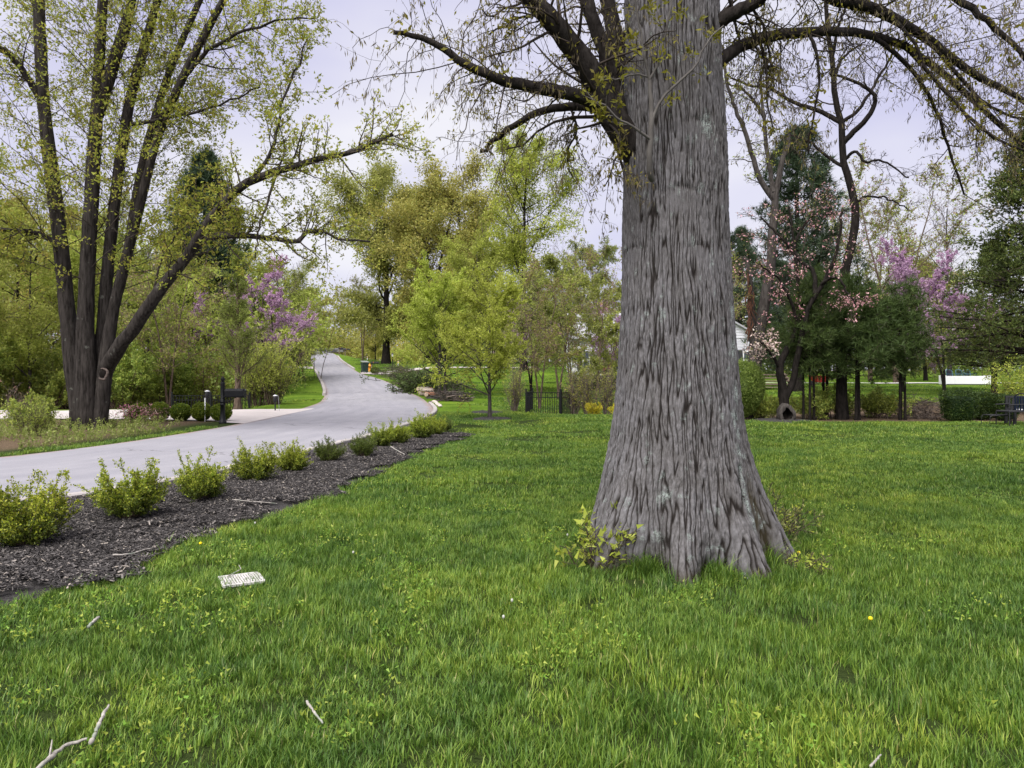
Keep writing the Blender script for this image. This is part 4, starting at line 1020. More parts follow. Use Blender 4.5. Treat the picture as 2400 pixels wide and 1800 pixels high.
def conifer(seed, h, r, whorls, per, lf, needles, size, asp, bark, leaf, t0=.12, up=.0, ang=75, prof=1.0, tuft=9, twig=BROWNTW, spread=.05, droop=-.02, stems=1, top=.06):
    rng = np.random.default_rng(seed)
    sets, crown, c_all = [], [], []
    for s_ in range(stems):
        o = np.array([rng.normal(0, .10), rng.normal(0, .10)]) * (stems > 1)
        z = np.linspace(0, 1, 10); hh = h * (1 - .12 * s_)
        P = catmull(np.c_[o[0] + rng.normal(0, .012, 10).cumsum() * hh * .15 * z, o[1] + rng.normal(0, .012, 10).cumsum() * hh * .15 * z, z * hh - .1 * (z == 0)], 22)[None]
        R = (r * (1 - .9 * np.linspace(0, 1, 22)))[None]; R[0, 0] *= 1.3
        sets.append((P, R, 8))
        Q1, r1 = spawn(P, R, whorls * per, t0, .985, ang, lambda t, L: hh * lf * ((1 - t) ** prof * 1.05 + top), 8, .3, up, .07, rng, .008, angj=.12)
        Q2, r2 = spawn(Q1, r1, 9, .2, 1, 50, .34, 3, .5, droop, .10, rng, .004)
        sets.append((Q1, r1, 4)); crown.append(tube_part(Q2, r2, 3, twig))
        c0, d = on_branches(Q2, needles // tuft // stems, rng, .25, spread)
        c0b, d2 = on_branches(Q1, needles // tuft // stems // 4, rng, .5, spread)
        c_all.append((np.vstack([c0, c0b]), np.vstack([d, d2])))
    for c0, d in c_all:
        c = np.repeat(c0, tuft, 0); dd = np.repeat(d, tuft, 0)
        V, q, rn = leaf_quads(c, dd * .9 + rand_dir(rng, len(c), (0, 0, .25)), size, asp, rng, tri=True); crown.append((V, q, rn, leaf))
    return tube_mesh("trunk", sets, bark), leaf_mesh("crown", crown)

def bush(seed, h, w, stems, leaves, size, asp, leaf, bark=BROWNB, twig=BROWNTW, spread=.04, upright=.5, t0=.25, hang=0.0, up=.05, lean=35, tri=True):
    """a many-stemmed shrub"""
    rng = np.random.default_rng(seed)
    az = rng.random(stems) * 6.283; ra = np.sqrt(rng.random(stems)) * w * .18
    an = np.radians(lean) * (.15 + rng.random(stems))
    D = np.c_[np.cos(az) * np.sin(an), np.sin(az) * np.sin(an), np.cos(an)]
    P = np.empty((stems, 9, 3)); P[:, 0] = np.c_[np.cos(az) * ra, np.sin(az) * ra, np.full(stems, -.06)]
    L = h * (.65 + .45 * rng.random(stems)) / np.cos(an * .7)
    for j in range(1, 9):
        P[:, j] = P[:, j - 1] + D * (L / 8)[:, None]; D = unit(D + rng.normal(0, .09, D.shape) + np.array([0, 0, up]))
    R = np.linspace(1, .3, 9)[None] * (h * .009 + .004 * rng.random(stems))[:, None]
    Q1, r1 = spawn(P, R, 9, .2, 1, 45, .38, 6, .55, .06, .14, rng, .0035)
    Q2, r2 = spawn(Q1, r1, 5, .2, 1, 42, .5, 4, .6, .04, .16, rng, .0028)
    crown = [tube_part(Q1, r1, 3, twig), tube_part(Q2, r2, 3, twig)]
    for mt, fr in leaf:
        for Q, g in ((Q2, .65), (Q1, .35)):
            nn = int(leaves * fr * g)
            p, d = on_branches(Q, nn, rng, t0, spread)
            V, q, rn = leaf_quads(p, d * .6 + rand_dir(rng, nn, (0, 0, .2 - hang)), size, asp, rng, tri=tri); crown.append((V, q, rn, mt))
    return tube_mesh("stems", [(P, R, 5)], bark), leaf_mesh("foliage", crown)

def boxwood(seed, h, w, stems, leaf, per=75, size=.022, rag=1.0):
    """low spreading box shrub: sprigs fan out from the foot, each closely set with small leaves"""
    rng = np.random.default_rng(seed)
    az = rng.random(stems) * 6.283; an = np.radians(66) * np.sqrt(rng.random(stems))
    D = np.c_[np.cos(az) * np.sin(an), np.sin(az) * np.sin(an), np.cos(an)]
    L = (h * np.cos(an) ** 2 + w * .56 * np.sin(an) ** 2) * (1 + rag * .20 * rng.normal(0, 1, stems)).clip(.55, 1.5)
    P = np.empty((stems, 7, 3)); P[:, 0] = rng.normal(0, .025, (stems, 3)) * np.array([1, 1, .1])
    for j in range(1, 7):
        P[:, j] = P[:, j - 1] + D * (L / 6)[:, None]; D = unit(D + rng.normal(0, .08, D.shape) + np.array([0, 0, .10]))
    R = np.linspace(1, .3, 7)[None] * .006 * np.ones((stems, 1))
    Q1, r1 = spawn(P, R, 5, .3, .95, 38, .30, 4, .6, .08, .12, rng, .002)
    crown = [tube_part(Q1, r1, 3, BROWNTW)]
    for Q, nn in ((P[:, 1:], stems * per), (Q1, stems * per)):
        p, d = on_branches(Q, nn, rng, .22, .012)
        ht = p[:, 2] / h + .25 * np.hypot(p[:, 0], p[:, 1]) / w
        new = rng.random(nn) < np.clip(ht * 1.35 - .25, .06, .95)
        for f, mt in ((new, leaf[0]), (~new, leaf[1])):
            if f.sum():
                V, q, rn = leaf_quads(p[f], d[f] * .9 + rand_dir(rng, int(f.sum())), size, .6, rng, .12); crown.append((V, q, rn, mt))
    return tube_mesh("stems", [(P, R, 4)], BROWNB), leaf_mesh("foliage", crown)

def clipped(seed, shape, n, size, leaf, thick=.06, lump=.05):
    """sheared evergreen: leaves over a closed dark shape; shape(dir) -> radius vector"""
    rng = np.random.default_rng(seed)
    d = rand_dir(rng, n); s = shape(d)
    lum = 1 + lump * np.sin(d[:, 0] * 9 + seed) * np.sin(d[:, 2] * 8 + 1) * np.cos(d[:, 1] * 7) + rng.normal(0, thick * .5, n)
    V, q, r = leaf_quads(s * lum[:, None], unit(s) * .5 + rand_dir(rng, n), size, .6, rng, .1)
    nt, npz = 20, 14
    a, e = np.meshgrid(np.arange(nt) / nt * 2 * np.pi, np.linspace(-np.pi / 2, np.pi / 2, npz))
    dd = np.stack([np.cos(a) * np.cos(e), np.sin(a) * np.cos(e), np.sin(e)], -1).reshape(-1, 3)
    core = shape(dd) * .86
    i0 = (np.arange(npz - 1)[:, None] * nt + np.arange(nt)[None]).ravel(); i1 = (np.arange(npz - 1)[:, None] * nt + (np.arange(nt)[None] + 1) % nt).ravel()
    cq = np.stack([i0, i1, i1 + nt, i0 + nt], 1)
    return leaf_mesh("foliage", [(V, q, r, leaf), (core, cq, np.zeros(len(core)), leaf)])

def plant(name, label, cat, meshes, loc, rotz=0.0, scale=1.0, group=None, names=("trunk", "crown"), sz=None):
    root = thing(name, label, cat, loc, rotz, group, scale if sz is None else (scale, scale, scale * sz))
    for nm, me in zip(names, meshes):
        o = link(nm, me, root)
        if nm in ("crown", "foliage"): o["kind"] = "stuff"
    return root
BUSH = ("stems", "foliage")

# kinds
K_AIRY = deciduous(1, 12, .14, (20, 8, 5), .2, (56, 45, 45), (.30, .45, .5), up=(.02, .02, .0), leaves=26000, size=.13, spread=.16, leaf=(L_YG,), prof="round", twig=PALETW)
K_AIRY2 = deciduous(2, 13, .15, (16, 8, 5), .3, (48, 45, 45), (.30, .48, .5), up=(.02, .02, .0), leaves=26000, size=.13, spread=.16, leaf=(L_YG, L_OLIVE), prof="vase", twig=BROWNTW, forks=2)
K_ROUND_OLIVE = deciduous(3, 15, .32, (28, 9, 6), .08, (60, 45, 45), (.34, .45, .5), up=(.02, .02, .0), leaves=46000, size=.19, spread=.3, leaf=(L_OLIVE, L_GOLD), prof="round", twig=BROWNTW, bark=DARKB, forks=2)
K_WILLOW = deciduous(4, 15, .34, (30, 9, 6), .08, (55, 42, 35), (.30, .42, .55), up=(.02, .0, .10), leaves=60000, size=.20, asp=.45, spread=.3, leaf=(L_OLIVE,), prof="round", twig=BROWNTW, bark=DARKB)
K_GREENTALL = deciduous(5, 15, .22, (34, 9, 5), .22, (46, 44, 45), (.25, .42, .5), up=(.03, .02, .0), leaves=34000, size=.145, spread=.18, leaf=(L_YG, L_LIME), prof="round", twig=DARKB, bark=DARKB)
K_GOLD = deciduous(6, 13, .24, (26, 9, 6), .1, (58, 45, 45), (.33, .45, .5), up=(.02, .02, .0), leaves=50000, size=.165, spread=.28, leaf=(L_GOLD,), prof="round", twig=BROWNTW, bark=DARKB)
K_YOUNG = deciduous(7, 4.0, .07, (30, 9, 5), .17, (50, 42, 42), (.50, .45, .5), up=(.03, .03, .02), leaves=34000, size=.060, leaf=(L_LIME,), prof="wide", twig=BROWNTW, bark=GREYB, rt=(.005, .004), spread=.03, wig=.09)
K_REDBUD = deciduous(8, 5.5, .09, (16, 9, 6), .2, (58, 45, 40), (.42, .45, .5), up=(.03, .02, .0), leaves=20000, size=.07, asp=.75, leaf=(L_PURPLE,), prof="wide", twig=BROWNTW, bark=DARKB, forks=2, spread=.035)
K_BARE = deciduous(9, 14, .20, (18, 10, 8), .28, (48, 42, 42), (.30, .5, .5), leaves=300, size=.08, leaf=(L_PINKISH,), prof="vase", twig=PALETW, bark=GREYB, rt=(.012, .009))
K_BARE2 = deciduous(10, 9, .12, (18, 9, 8), .2, (50, 45, 45), (.34, .5, .5), leaves=9000, size=.11, leaf=(L_PINKISH, L_YG), prof="round", twig=PALETW, bark=BROWNB, forks=2, rt=(.010, .008))
K_THICK = deciduous(11, 7.5, .08, (16, 8, 6), .15, (50, 45, 45), (.34, .5, .5), up=(.03, .02, .0), leaves=16000, size=.12, leaf=(L_YG, L_PALE), prof="round", twig=PALETW, bark=BROWNB, forks=2)
K_WEEP = deciduous(12, 9, .12, (18, 9, 5), .3, (52, 40, 30), (.30, .5, .6), up=(.06, -.12, -.25), leaves=22000, size=.15, asp=.4, leaf=(L_PALE, L_GREEN), prof="round", twig=PALETW, hang=.8)
K_CYP = deciduous(13, 7.6, .16, (34, 9, 5), .10, (42, 45, 45), (.26, .42, .5), up=(.05, .05, .04), leaves=24000, size=.10, asp=.25, leaf=(L_CYP,), prof="cone", twig=BROWNB, bark=BROWNB, crook=.004, wig=.07)
K_WHITEDOG = deciduous(14, 3.6, .05, (14, 8, 4), .25, (62, 45, 45), (.5, .45, .5), leaves=9000, size=.10, leaf=(L_PALE,), prof="wide", twig=PALETW, bark=GREYB)
K_PINE_BIG = conifer(15, 15, .30, 22, 5, .26, 60000, .42, .12, DARKB, L_PINE_D, t0=.12, up=.03, ang=74, prof=.75, tuft=9, spread=.18)
K_PINE_TALL = conifer(16, 13, .26, 20, 4, .24, 34000, .32, .11, DARKB, L_PINE_D, t0=.25, up=.04, ang=70, prof=.6, tuft=12, spread=.14)
K_PINE_SAP = conifer(17, 4.6, .06, 10, 5, .36, 32000, .21, .08, DARKB, L_PINE, t0=.33, up=.02, ang=78, prof=.55, tuft=14, spread=.09, stems=2, top=.12)
K_PINE_SAP2 = conifer(18, 4.4, .045, 9, 4, .27, 18000, .20, .08, DARKB, L_PINE, t0=.40, up=.04, ang=70, prof=.6, tuft=14, spread=.08, stems=3, top=.14)
K_HEMLOCK = conifer(19, 12.5, .24, 26, 5, .33, 60000, .13, .42, DARKB, L_HEM, t0=.17, up=-.03, ang=82, prof=.8, tuft=4, spread=.16, droop=-.10)
K_UNDER = bush(20, 3.0, 2.4, 11, 11000, .11, .55, ((L_GREEN, .6), (L_YG, .4)), spread=.06)
K_UNDER2 = bush(22, 2.6, 2.6, 13, 9000, .11, .55, ((L_YG, .7), (L_PINKISH, .3)), twig=PALETW, spread=.06)
K_FORSY = bush(23, 3.2, 2.0, 26, 8000, .085, .5, ((L_YG, .75), (L_LIME, .25)), bark=BROWNB, lean=24, t0=.3)
K_YELLOW = bush(24, .75, .7, 14, 3000, .06, .6, ((L_YELLOW, .85), (L_LIME, .15)), lean=40)
K_CANE = bush(25, 2.1, .8, 22, 1500, .06, .5, ((L_YG, .6), (L_GOLD, .4)), twig=PALETW, bark=PALETW, lean=13)
K_LOW = bush(26, .9, 1.2, 14, 4000, .07, .55, ((L_GREEN, .5), (L_YG, .5)), lean=50, spread=.04)
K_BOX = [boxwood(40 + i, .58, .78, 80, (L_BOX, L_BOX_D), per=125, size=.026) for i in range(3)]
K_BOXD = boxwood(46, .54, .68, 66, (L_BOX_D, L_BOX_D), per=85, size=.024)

# ------------------------------------------------------------------ the wood on the left
def g_at(px, d): return ground(px, d)
wood = [  # photo column (2400 wide), distance, kind, size, turn, label, group
    (-60, 34, K_AIRY2, .80, 0.3, "yellow-green tree at the left picture edge, in front of the wood"),
    (30, 44, K_ROUND_OLIVE, .72, 1.2, "dense olive tree far left in the wood, behind the yellow-green ones"),
    (70, 38, K_AIRY, .78, 2.0, "slim yellow-green tree seen just left of the maple stems"),
    (185, 50, K_AIRY2, .90, 4.0, "tall yellow tree showing between the two left maple stems"),
    (255, 40, K_AIRY, .72, 5.0, "thin pale tree showing between the maple's middle stems"),
    (345, 46, K_AIRY2, .74, 0.9, "airy yellow-green tree right of the maple, left of the dark pine"),
    (395, 39, K_BARE2, .80, 1.7, "twiggy half-bare tree under the maple's low right limb"),
    (455, 52, K_AIRY, .72, 2.9, "pale yellow tree directly below the dark pine's crown"),
    (600, 62, K_AIRY, .80, 3.3, "loose light green tree behind the feathery cypress"),
    (700, 66, K_AIRY2, .70, .4, "tall thin-stemmed tree with few leaves, left of the sky gap above the road"),
    (655, 58, K_BARE, .62, 1.0, "nearly bare upright tree above the purple redbud on the left"),
]
for px, d, kd, sc, rz, lab in wood:
    plant("woodland_tree", lab, "tree", kd, g_at(px, d), rz, sc, "trees of the wood on the left")
plant("pine_tree", "dark blue-green pine rising behind the maple's right limb", "pine tree", K_PINE_BIG, g_at(478, 55), .5, 1.12)
plant("cypress_tree", "feathery light green conical tree with a brown trunk behind the mailbox", "tree", K_CYP, g_at(557, 31.9), 0, .88)
plant("redbud_tree", "purple-blossomed redbud leaning over the left bank near the road", "tree", K_REDBUD, g_at(640, 47), 1.0, 1.30)
plant("redbud_tree", "fainter pink redbud deep in the wood behind the feathery cypress", "tree", K_REDBUD, g_at(480, 50), 2.0, 1.05)
plant("redbud_tree", "small purple redbud at the left roadside just below the crest", "tree", K_REDBUD, g_at(700, 62), 3.0, .85)
plant("dogwood_tree", "low whitish layered dogwood at the left roadside under the redbud", "tree", K_WHITEDOG, g_at(690, 58), 0, 1.0)
plant("leafy_bush", "arching brown-stemmed bush with yellowish leaves on the green bank", "bush", K_FORSY, g_at(640, 36.5), .4, .95, None, BUSH)
plant("leafy_bush", "smaller arching bush beside the feathery cypress, right of its trunk", "bush", K_FORSY, g_at(600, 37.5), 2.1, .8, None, BUSH)
rng = np.random.default_rng(8)
unders = [(-40, 37, "far left green bush at the picture edge behind the driveway"), (40, 39, "green bush behind the driveway, left of the maple trunk"), (110, 38, "bright green bush touching the left side of the maple trunk"),
          (290, 38, "fresh green bush just right of the maple trunk"), (350, 39, "green bush behind the pink azalea"), (420, 41, "tall green bush behind the black garden fence, left end"),
          (500, 42, "pale bush behind the black garden fence, at the mailbox"), (10, 42, "second-row brownish bush far left"), (160, 43, "brownish bush seen beneath the maple fork"),
          (330, 44, "pinkish twiggy bush right of the maple, second row"), (390, 46, "yellowish bush second row below the low limb"), (560, 47, "bushy growth behind the cypress trunk"), (450, 47, "reddish twiggy bush deep in the wood")]
for i, (px, d, lab) in enumerate(unders):
    plant("woodland_bush", lab, "bush", (K_UNDER, K_UNDER2)[i in (6, 7, 8, 9, 12)], g_at(px, d), rng.random() * 6, .95 + .35 * rng.random(), "bushes along the edge of the wood", BUSH)

# masses too dense to count: woodland depth on the left, far woods all round
def mass(name, label, specs, seed, stems=True):
    """specs: (x0, x1, y0, y1, zlo, zhi, count, size, material); clumped leaf sprays and thin stems"""
    rng = np.random.default_rng(seed); parts = []
    for x0, x1, y0, y1, zl, zh, cnt, size, mt in specs:
        nc = max(1, cnt // 45)
        cx, cy = x0 + (x1 - x0) * rng.random(nc), y0 + (y1 - y0) * rng.random(nc)
        gz = H(cx, cy)
        top = zh * (.72 + .38 * (gnoise(cx * .11, cy * .11, seed) + .35 * gnoise(cx * .4, cy * .4, seed + 1)))
        cz = gz + zl + (top - zl) * rng.random(nc) ** .8
        rad = (.5 + .8 * rng.random(nc)) * size * 5
        c = np.repeat(np.c_[cx, cy, cz], 45, 0) + rng.normal(0, 1, (nc * 45, 3)) * np.repeat(rad, 45)[:, None] * np.array([1, 1, .6]) * .6
        V, q, r = leaf_quads(c, rand_dir(rng, len(c)), size * 1.15, .7, rng, tri=True); parts.append((V, q, r, mt))
    if stems:
        for x0, x1, y0, y1, zl, zh, cnt, size, mt in specs:
            k = max(6, cnt // 500)
            x, y = x0 + (x1 - x0) * rng.random(k), y0 + (y1 - y0) * rng.random(k); g = H(x, y)
            P = np.empty((k, 6, 3)); D = unit(np.c_[rng.normal(0, .12, (k, 2)), np.ones(k)]); P[:, 0] = np.c_[x, y, g - .2]
            hh = zh * (.5 + .45 * rng.random(k))
            for j in range(1, 6): P[:, j] = P[:, j - 1] + D * (hh / 5)[:, None]; D = unit(D + rng.normal(0, .08, D.shape))
            R = np.linspace(1, .35, 6)[None] * (.02 + .07 * rng.random(k) ** 2)[:, None]
            parts.append(tube_part(P, R, 4, BROWNTW if mt is not L_PINKISH else PALETW))
            Q, rq = spawn(P, R, 6, .3, 1, 50, .35, 5, .5, .03, .14, rng, .012); parts.append(tube_part(Q, rq, 3, PALETW))
    return tag(link(name, leaf_mesh(name, parts)), label, None, None, "stuff")
mass("woodland", "dense spring woodland behind the driveway on the left",
     [(-34, -14.5, 40, 56, 0, 4.8, 16000, .15, L_GREEN), (-24, -15, 42, 66, 2, 9.5, 16000, .18, L_YG), (-48, -22, 40, 66, 2, 15, 24000, .20, L_YG), (-36, -16, 46, 66, 1, 6, 8000, .17, L_PINKISH),
      (-60, -22, 58, 88, 2, 15, 22000, .28, L_OLIVE), (-40, -24, 66, 92, 1, 9, 9000, .24, L_YG), (-28, -20.5, 52, 66, 0, 3.5, 5000, .15, L_YG)], 91)
mass("far_wood", "far olive woods beyond the road crest",
     [(-80, 40, 150, 190, 0, 17, 44000, .55, L_OLIVE), (-62, -6, 132, 150, 0, 6, 16000, .36, L_OLIVE), (-60, -8, 136, 150, 0, 4.5, 7000, .36, L_GOLD), (-48, -2, 128, 140, 0, 2.6, 7000, .28, L_YG),
      (-120, -50, 95, 150, 0, 16, 14000, .5, L_OLIVE), (-40, -29, 92, 118, 0, 5, 6000, .28, L_GREEN)], 92)
mass("far_wood", "pale half-bare woods behind the houses on the right",
     [(-8, 30, 88, 122, 0, 11, 26000, .36, L_PALE), (26, 110, 78, 130, 0, 11, 24000, .42, L_OLIVE), (20, 62, 66, 80, 0, 5.5, 15000, .26, L_HEM), (30, 75, 62, 72, 0, 3.6, 7000, .22, L_GREEN)], 93)

# ------------------------------------------------------------------ the middle: big trees right of the climbing road
mid = [(905, 92, K_WILLOW, 1.45, .2, "big rounded olive willow-like tree, tallest mass right of the road gap"),
       (1000, 84, K_ROUND_OLIVE, 1.22, 1.0, "broad olive tree behind the twin lime trees"),
       (1085, 90, K_GOLD, 1.58, 2.1, "bronze-gold rounded tree top left of the tall green tree"),
       (1228, 62, K_GREENTALL, 1.18, .7, "tall fresh green tree with dark branches, left of the big trunk"),
       (1120, 66, K_AIRY, .95, 4.2, "yellow-green tree filling the gap behind the young lime tree"),
       (1390, 70, K_WEEP, 1.15, 1.5, "pale weeping willow touching the left side of the big trunk"),
       (1335, 82, K_BARE, .85, 2.2, "bare pinkish tree between the tall green tree and the willow"),
       (880, 118, K_GOLD, .55, .3, "small bronze tree on the far hillside lawn"),
       (850, 100, K_BARE2, 1.1, 2.6, "spreading half-bare tree arching over the hillside lawn"),
       (735, 128, K_ROUND_OLIVE, .62, 4.0, "olive tree standing left of the road crest")]
for px, d, kd, sc, rz, lab in mid:
    plant("tall_tree", lab, "tree", kd, g_at(px, d), rz, sc, "tall trees behind the middle of the picture")
plant("young_tree", "young lime-green tree in a mulch ring beside the shrub row", "tree", K_YOUNG, g_at(1148, 24.9), .6, 1.0)
plant("young_tree", "farther lime-green tree near the roadside brush pile", "tree", K_YOUNG, g_at(1030, 43.5), 2.2, 1.55)
plant("young_tree", "second farther lime tree, right behind the roadside one", "tree", K_YOUNG, g_at(1043, 46), 4.2, 1.45)
thick = [(1265, 36, K_BARE2, .62, 1.1, "twiggy pinkish tree left above the black gate panel"), (1345, 40, K_THICK, .92, 2.0, "thin pale tree directly behind the black gate panel"), (1310, 44, K_BARE2, .80, 3.1, "leaning grey tree right of the black gate panel"),
         (1395, 37, K_THICK, .80, .2, "slim yellow-green tree above the yellow forsythia"), (1430, 46, K_BARE2, .85, 4.0, "brownish twiggy tree beside the big trunk, left side"), (1215, 47, K_THICK, .9, 5.0, "pale green small tree between young lime tree and gate")]
for px, d, kd, sc, rz, lab in thick:
    plant("thicket_tree", lab, "tree", kd, g_at(px, d), rz, sc, "thin trees of the creek thicket")
plant("redbud_tree", "purple redbud blossom right of the young lime tree", "tree", K_REDBUD, g_at(1245, 48), .4, 1.02)
plant("redbud_tree", "redbud half hidden behind the left side of the big trunk", "tree", K_REDBUD, g_at(1445, 52), 1.9, .95)
canes = [(1205, 33.0, "tan cane thicket left of the black gate panel"), (1345, 33.6, "cane thicket right of the black gate panel"), (1378, 33.5, "cane thicket behind the left forsythia"), (1425, 33.8, "cane thicket behind the right forsythia")]
for i, (px, d, lab) in enumerate(canes):
    plant("cane_thicket", lab, "shrub", K_CANE, g_at(px, d), i * 1.3, .9 + .1 * (i % 2), "cane thickets along the creek", BUSH)
plant("forsythia", "yellow flowering forsythia left of the big trunk", "shrub", K_YELLOW, g_at(1396, 29.3), 0, .62, None, BUSH)
plant("forsythia", "yellow flowering forsythia half behind the big trunk", "shrub", K_YELLOW, g_at(1442, 29.3), 2, .6, None, BUSH)
# ------------------------------------------------------------------ right side: traced trees
def traced(name, label, cat, d0, foot_px, stems, bark, twig, specs, leaves, seed, group=None, extra=None):
    """stems: (points in 2400-wide photo units with distance, width0, width1); specs: twig levels; leaves: (material, per twig, size, aspect, hang, filter)"""
    rng = np.random.default_rng(seed)
    g = ground(foot_px, d0); root = thing(name, label, cat, g, 0, group)
    L0 = []
    for i, (pts, w0, w1) in enumerate(stems):
        P, R = limb(pts, w0, w1, 24, 1.0, rng, .025); P = P - g
        if i == 0: P[0, 0, 2] = -.1; R[0, 0] *= 1.35; R[0, 1] *= 1.1
        L0.append((P, R))
    link("trunk", tube_mesh("trunk", [(P, R, 12) for P, R in L0], bark), root)
    parts, tips = [], []
    for (P, R), sp in zip(L0, specs):
        if sp is None: continue
        k, t0, ln, up = sp
        Q1, r1 = spawn(P, R, k, t0, 1, 52, lambda t, L: ln + 0 * t, 7, .3, up, .15, rng, .009)
        Q2, r2 = spawn(Q1, r1, 7, .2, 1, 46, .45, 4, .55, up, .17, rng, .006)
        Q3, r3 = spawn(Q2, r2, 4, .2, 1, 45, .5, 3, .6, up, .2, rng, .005)
        parts += [tube_part(Q1, r1, 4, twig), tube_part(Q2, r2, 3, twig), tube_part(Q3, r3, 3, twig)]; tips += [Q2, Q3]
    for mt, per, size, asp, hang, zr in leaves:
        for Q in tips:
            p, d = on_branches(Q, max(1, int(len(Q) * per)), rng, .3, .04)
            f = (p[:, 2] > zr[0]) & (p[:, 2] < zr[1])
            if f.sum() == 0: continue
            V, q, r = leaf_quads(p[f], d[f] * .4 + rand_dir(rng, int(f.sum()), (0, 0, -hang)), size, asp, rng, tri=True); parts.append((V, q, r, mt))
    if parts: link("crown", leaf_mesh("crown", parts), root)["kind"] = "stuff"
    return root
dg = 24.3
traced("dogwood_tree", "forked dark dogwood with pink blossom in the border right of the big trunk", "tree", dg, 1836,
       [([(1836, 990, dg), (1838, 950, dg), (1838, 920, dg), (1828, 880, dg), (1830, 850, dg), (1848, 815, dg), (1868, 770, dg), (1876, 720, dg + .2), (1868, 650, dg + .3), (1860, 560, dg + .4), (1850, 480, dg + .5)], 25, 4),
        ([(1842, 930, dg), (1858, 895, dg), (1868, 840, dg - .1), (1880, 780, dg - .2), (1900, 715, dg - .3), (1935, 650, dg - .4), (1958, 600, dg - .5), (1968, 540, dg - .5), (1974, 490, dg - .5)], 17, 5),
        ([(1910, 690, dg - .3), (1908, 640, dg - .1), (1880, 615, dg), (1850, 580, dg + .1), (1815, 540, dg + .2), (1780, 510, dg + .3)], 11, 4),
        ([(1925, 665, dg - .4), (1960, 650, dg - .8), (1990, 690, dg - 1.0), (2010, 720, dg - 1.1)], 8, 3),
        ([(1832, 870, dg), (1815, 840, dg - .2), (1800, 820, dg - .4), (1780, 800, dg - .5)], 9, 3),
        ([(1870, 760, dg), (1850, 700, dg - .3), (1820, 650, dg - .5), (1780, 620, dg - .7)], 9, 3),
        ([(1862, 570, dg + .4), (1890, 520, dg + .3), (1930, 490, dg + .2)], 7, 3)],
       DARKB, TWIG, [(8, .55, 1.1, .02), (8, .6, 1.0, .02), (10, .25, 1.0, .03), (8, .3, .7, .02), (8, .25, .7, .03), (9, .2, 1.0, .03), (8, .2, .9, .03)],
       [(L_DOGPINK, .6, .06, .75, 0, (3.4, 9)), (L_DOGPALE, 1.6, .065, .75, 0, (-1, 3.0)), (L_DOGPINK, .6, .06, .75, 0, (3.0, 5.2)), (L_DOGLEAF, .5, .06, .5, 0, (-1, 9))], 301)
dl = 25.2
traced("locust_tree", "tall crooked bare tree with a dark trunk rising above the small pines", "tree", dl, 1973,
       [([(1974, 992, dl), (1972, 900, dl), (1974, 800, dl), (1976, 700, dl), (1984, 620, dl), (2004, 540, dl), (2003, 480, dl), (1990, 420, dl), (1976, 370, dl), (1972, 300, dl), (1960, 240, dl), (1954, 180, dl), (1950, 130, dl), (1940, 80, dl), (1936, 20, dl), (1930, -60, dl)], 24, 8),
        ([(1976, 335, dl), (2000, 310, dl - .2), (2030, 280, dl - .4), (2048, 250, dl - .5), (2050, 225, dl - .6), (2030, 205, dl - .6), (2005, 192, dl - .6), (1970, 180, dl - .5), (1940, 170, dl - .4)], 14, 5),
        ([(1968, 285, dl), (1930, 265, dl + .3), (1890, 250, dl + .5), (1850, 235, dl + .6), (1800, 205, dl + .7), (1750, 198, dl + .8), (1700, 175, dl + .9)], 12, 4),
        ([(1975, 285, dl), (2010, 260, dl), (2040, 215, dl), (2060, 180, dl), (2090, 130, dl), (2110, 80, dl)], 9, 4),
        ([(1958, 175, dl), (1972, 140, dl + .2), (2000, 115, dl + .4), (2030, 95, dl + .5)], 8, 3),
        ([(1980, 375, dl), (2005, 355, dl - .3), (2030, 380, dl - .5), (2060, 375, dl - .6), (2100, 395, dl - .8), (2130, 420, dl - .9)], 8, 3),
        ([(1978, 390, dl), (1950, 375, dl + .2), (1920, 350, dl + .4), (1880, 325, dl + .6), (1845, 318, dl + .7)], 9, 3),
        ([(2008, 475, dl), (2030, 460, dl - .2), (2080, 465, dl - .4), (2130, 490, dl - .6)], 6, 3),
        ([(1952, 130, dl), (1965, 60, dl - .3), (1985, 10, dl - .5), (2000, -60, dl - .6)], 8, 4)],
       DARKB, TWIG, [(9, .55, 1.3, .05), (9, .3, .8, .02), (10, .25, .8, .02), (10, .2, .8, .04), (7, .2, .7, .04), (8, .3, .7, .02), (8, .3, .7, .02), (7, .3, .7, -.02), (7, .2, .8, .03)],
       [(L_PINKISH, .12, .05, .5, 0, (-1, 30))], 302)
dd_ = 25.8
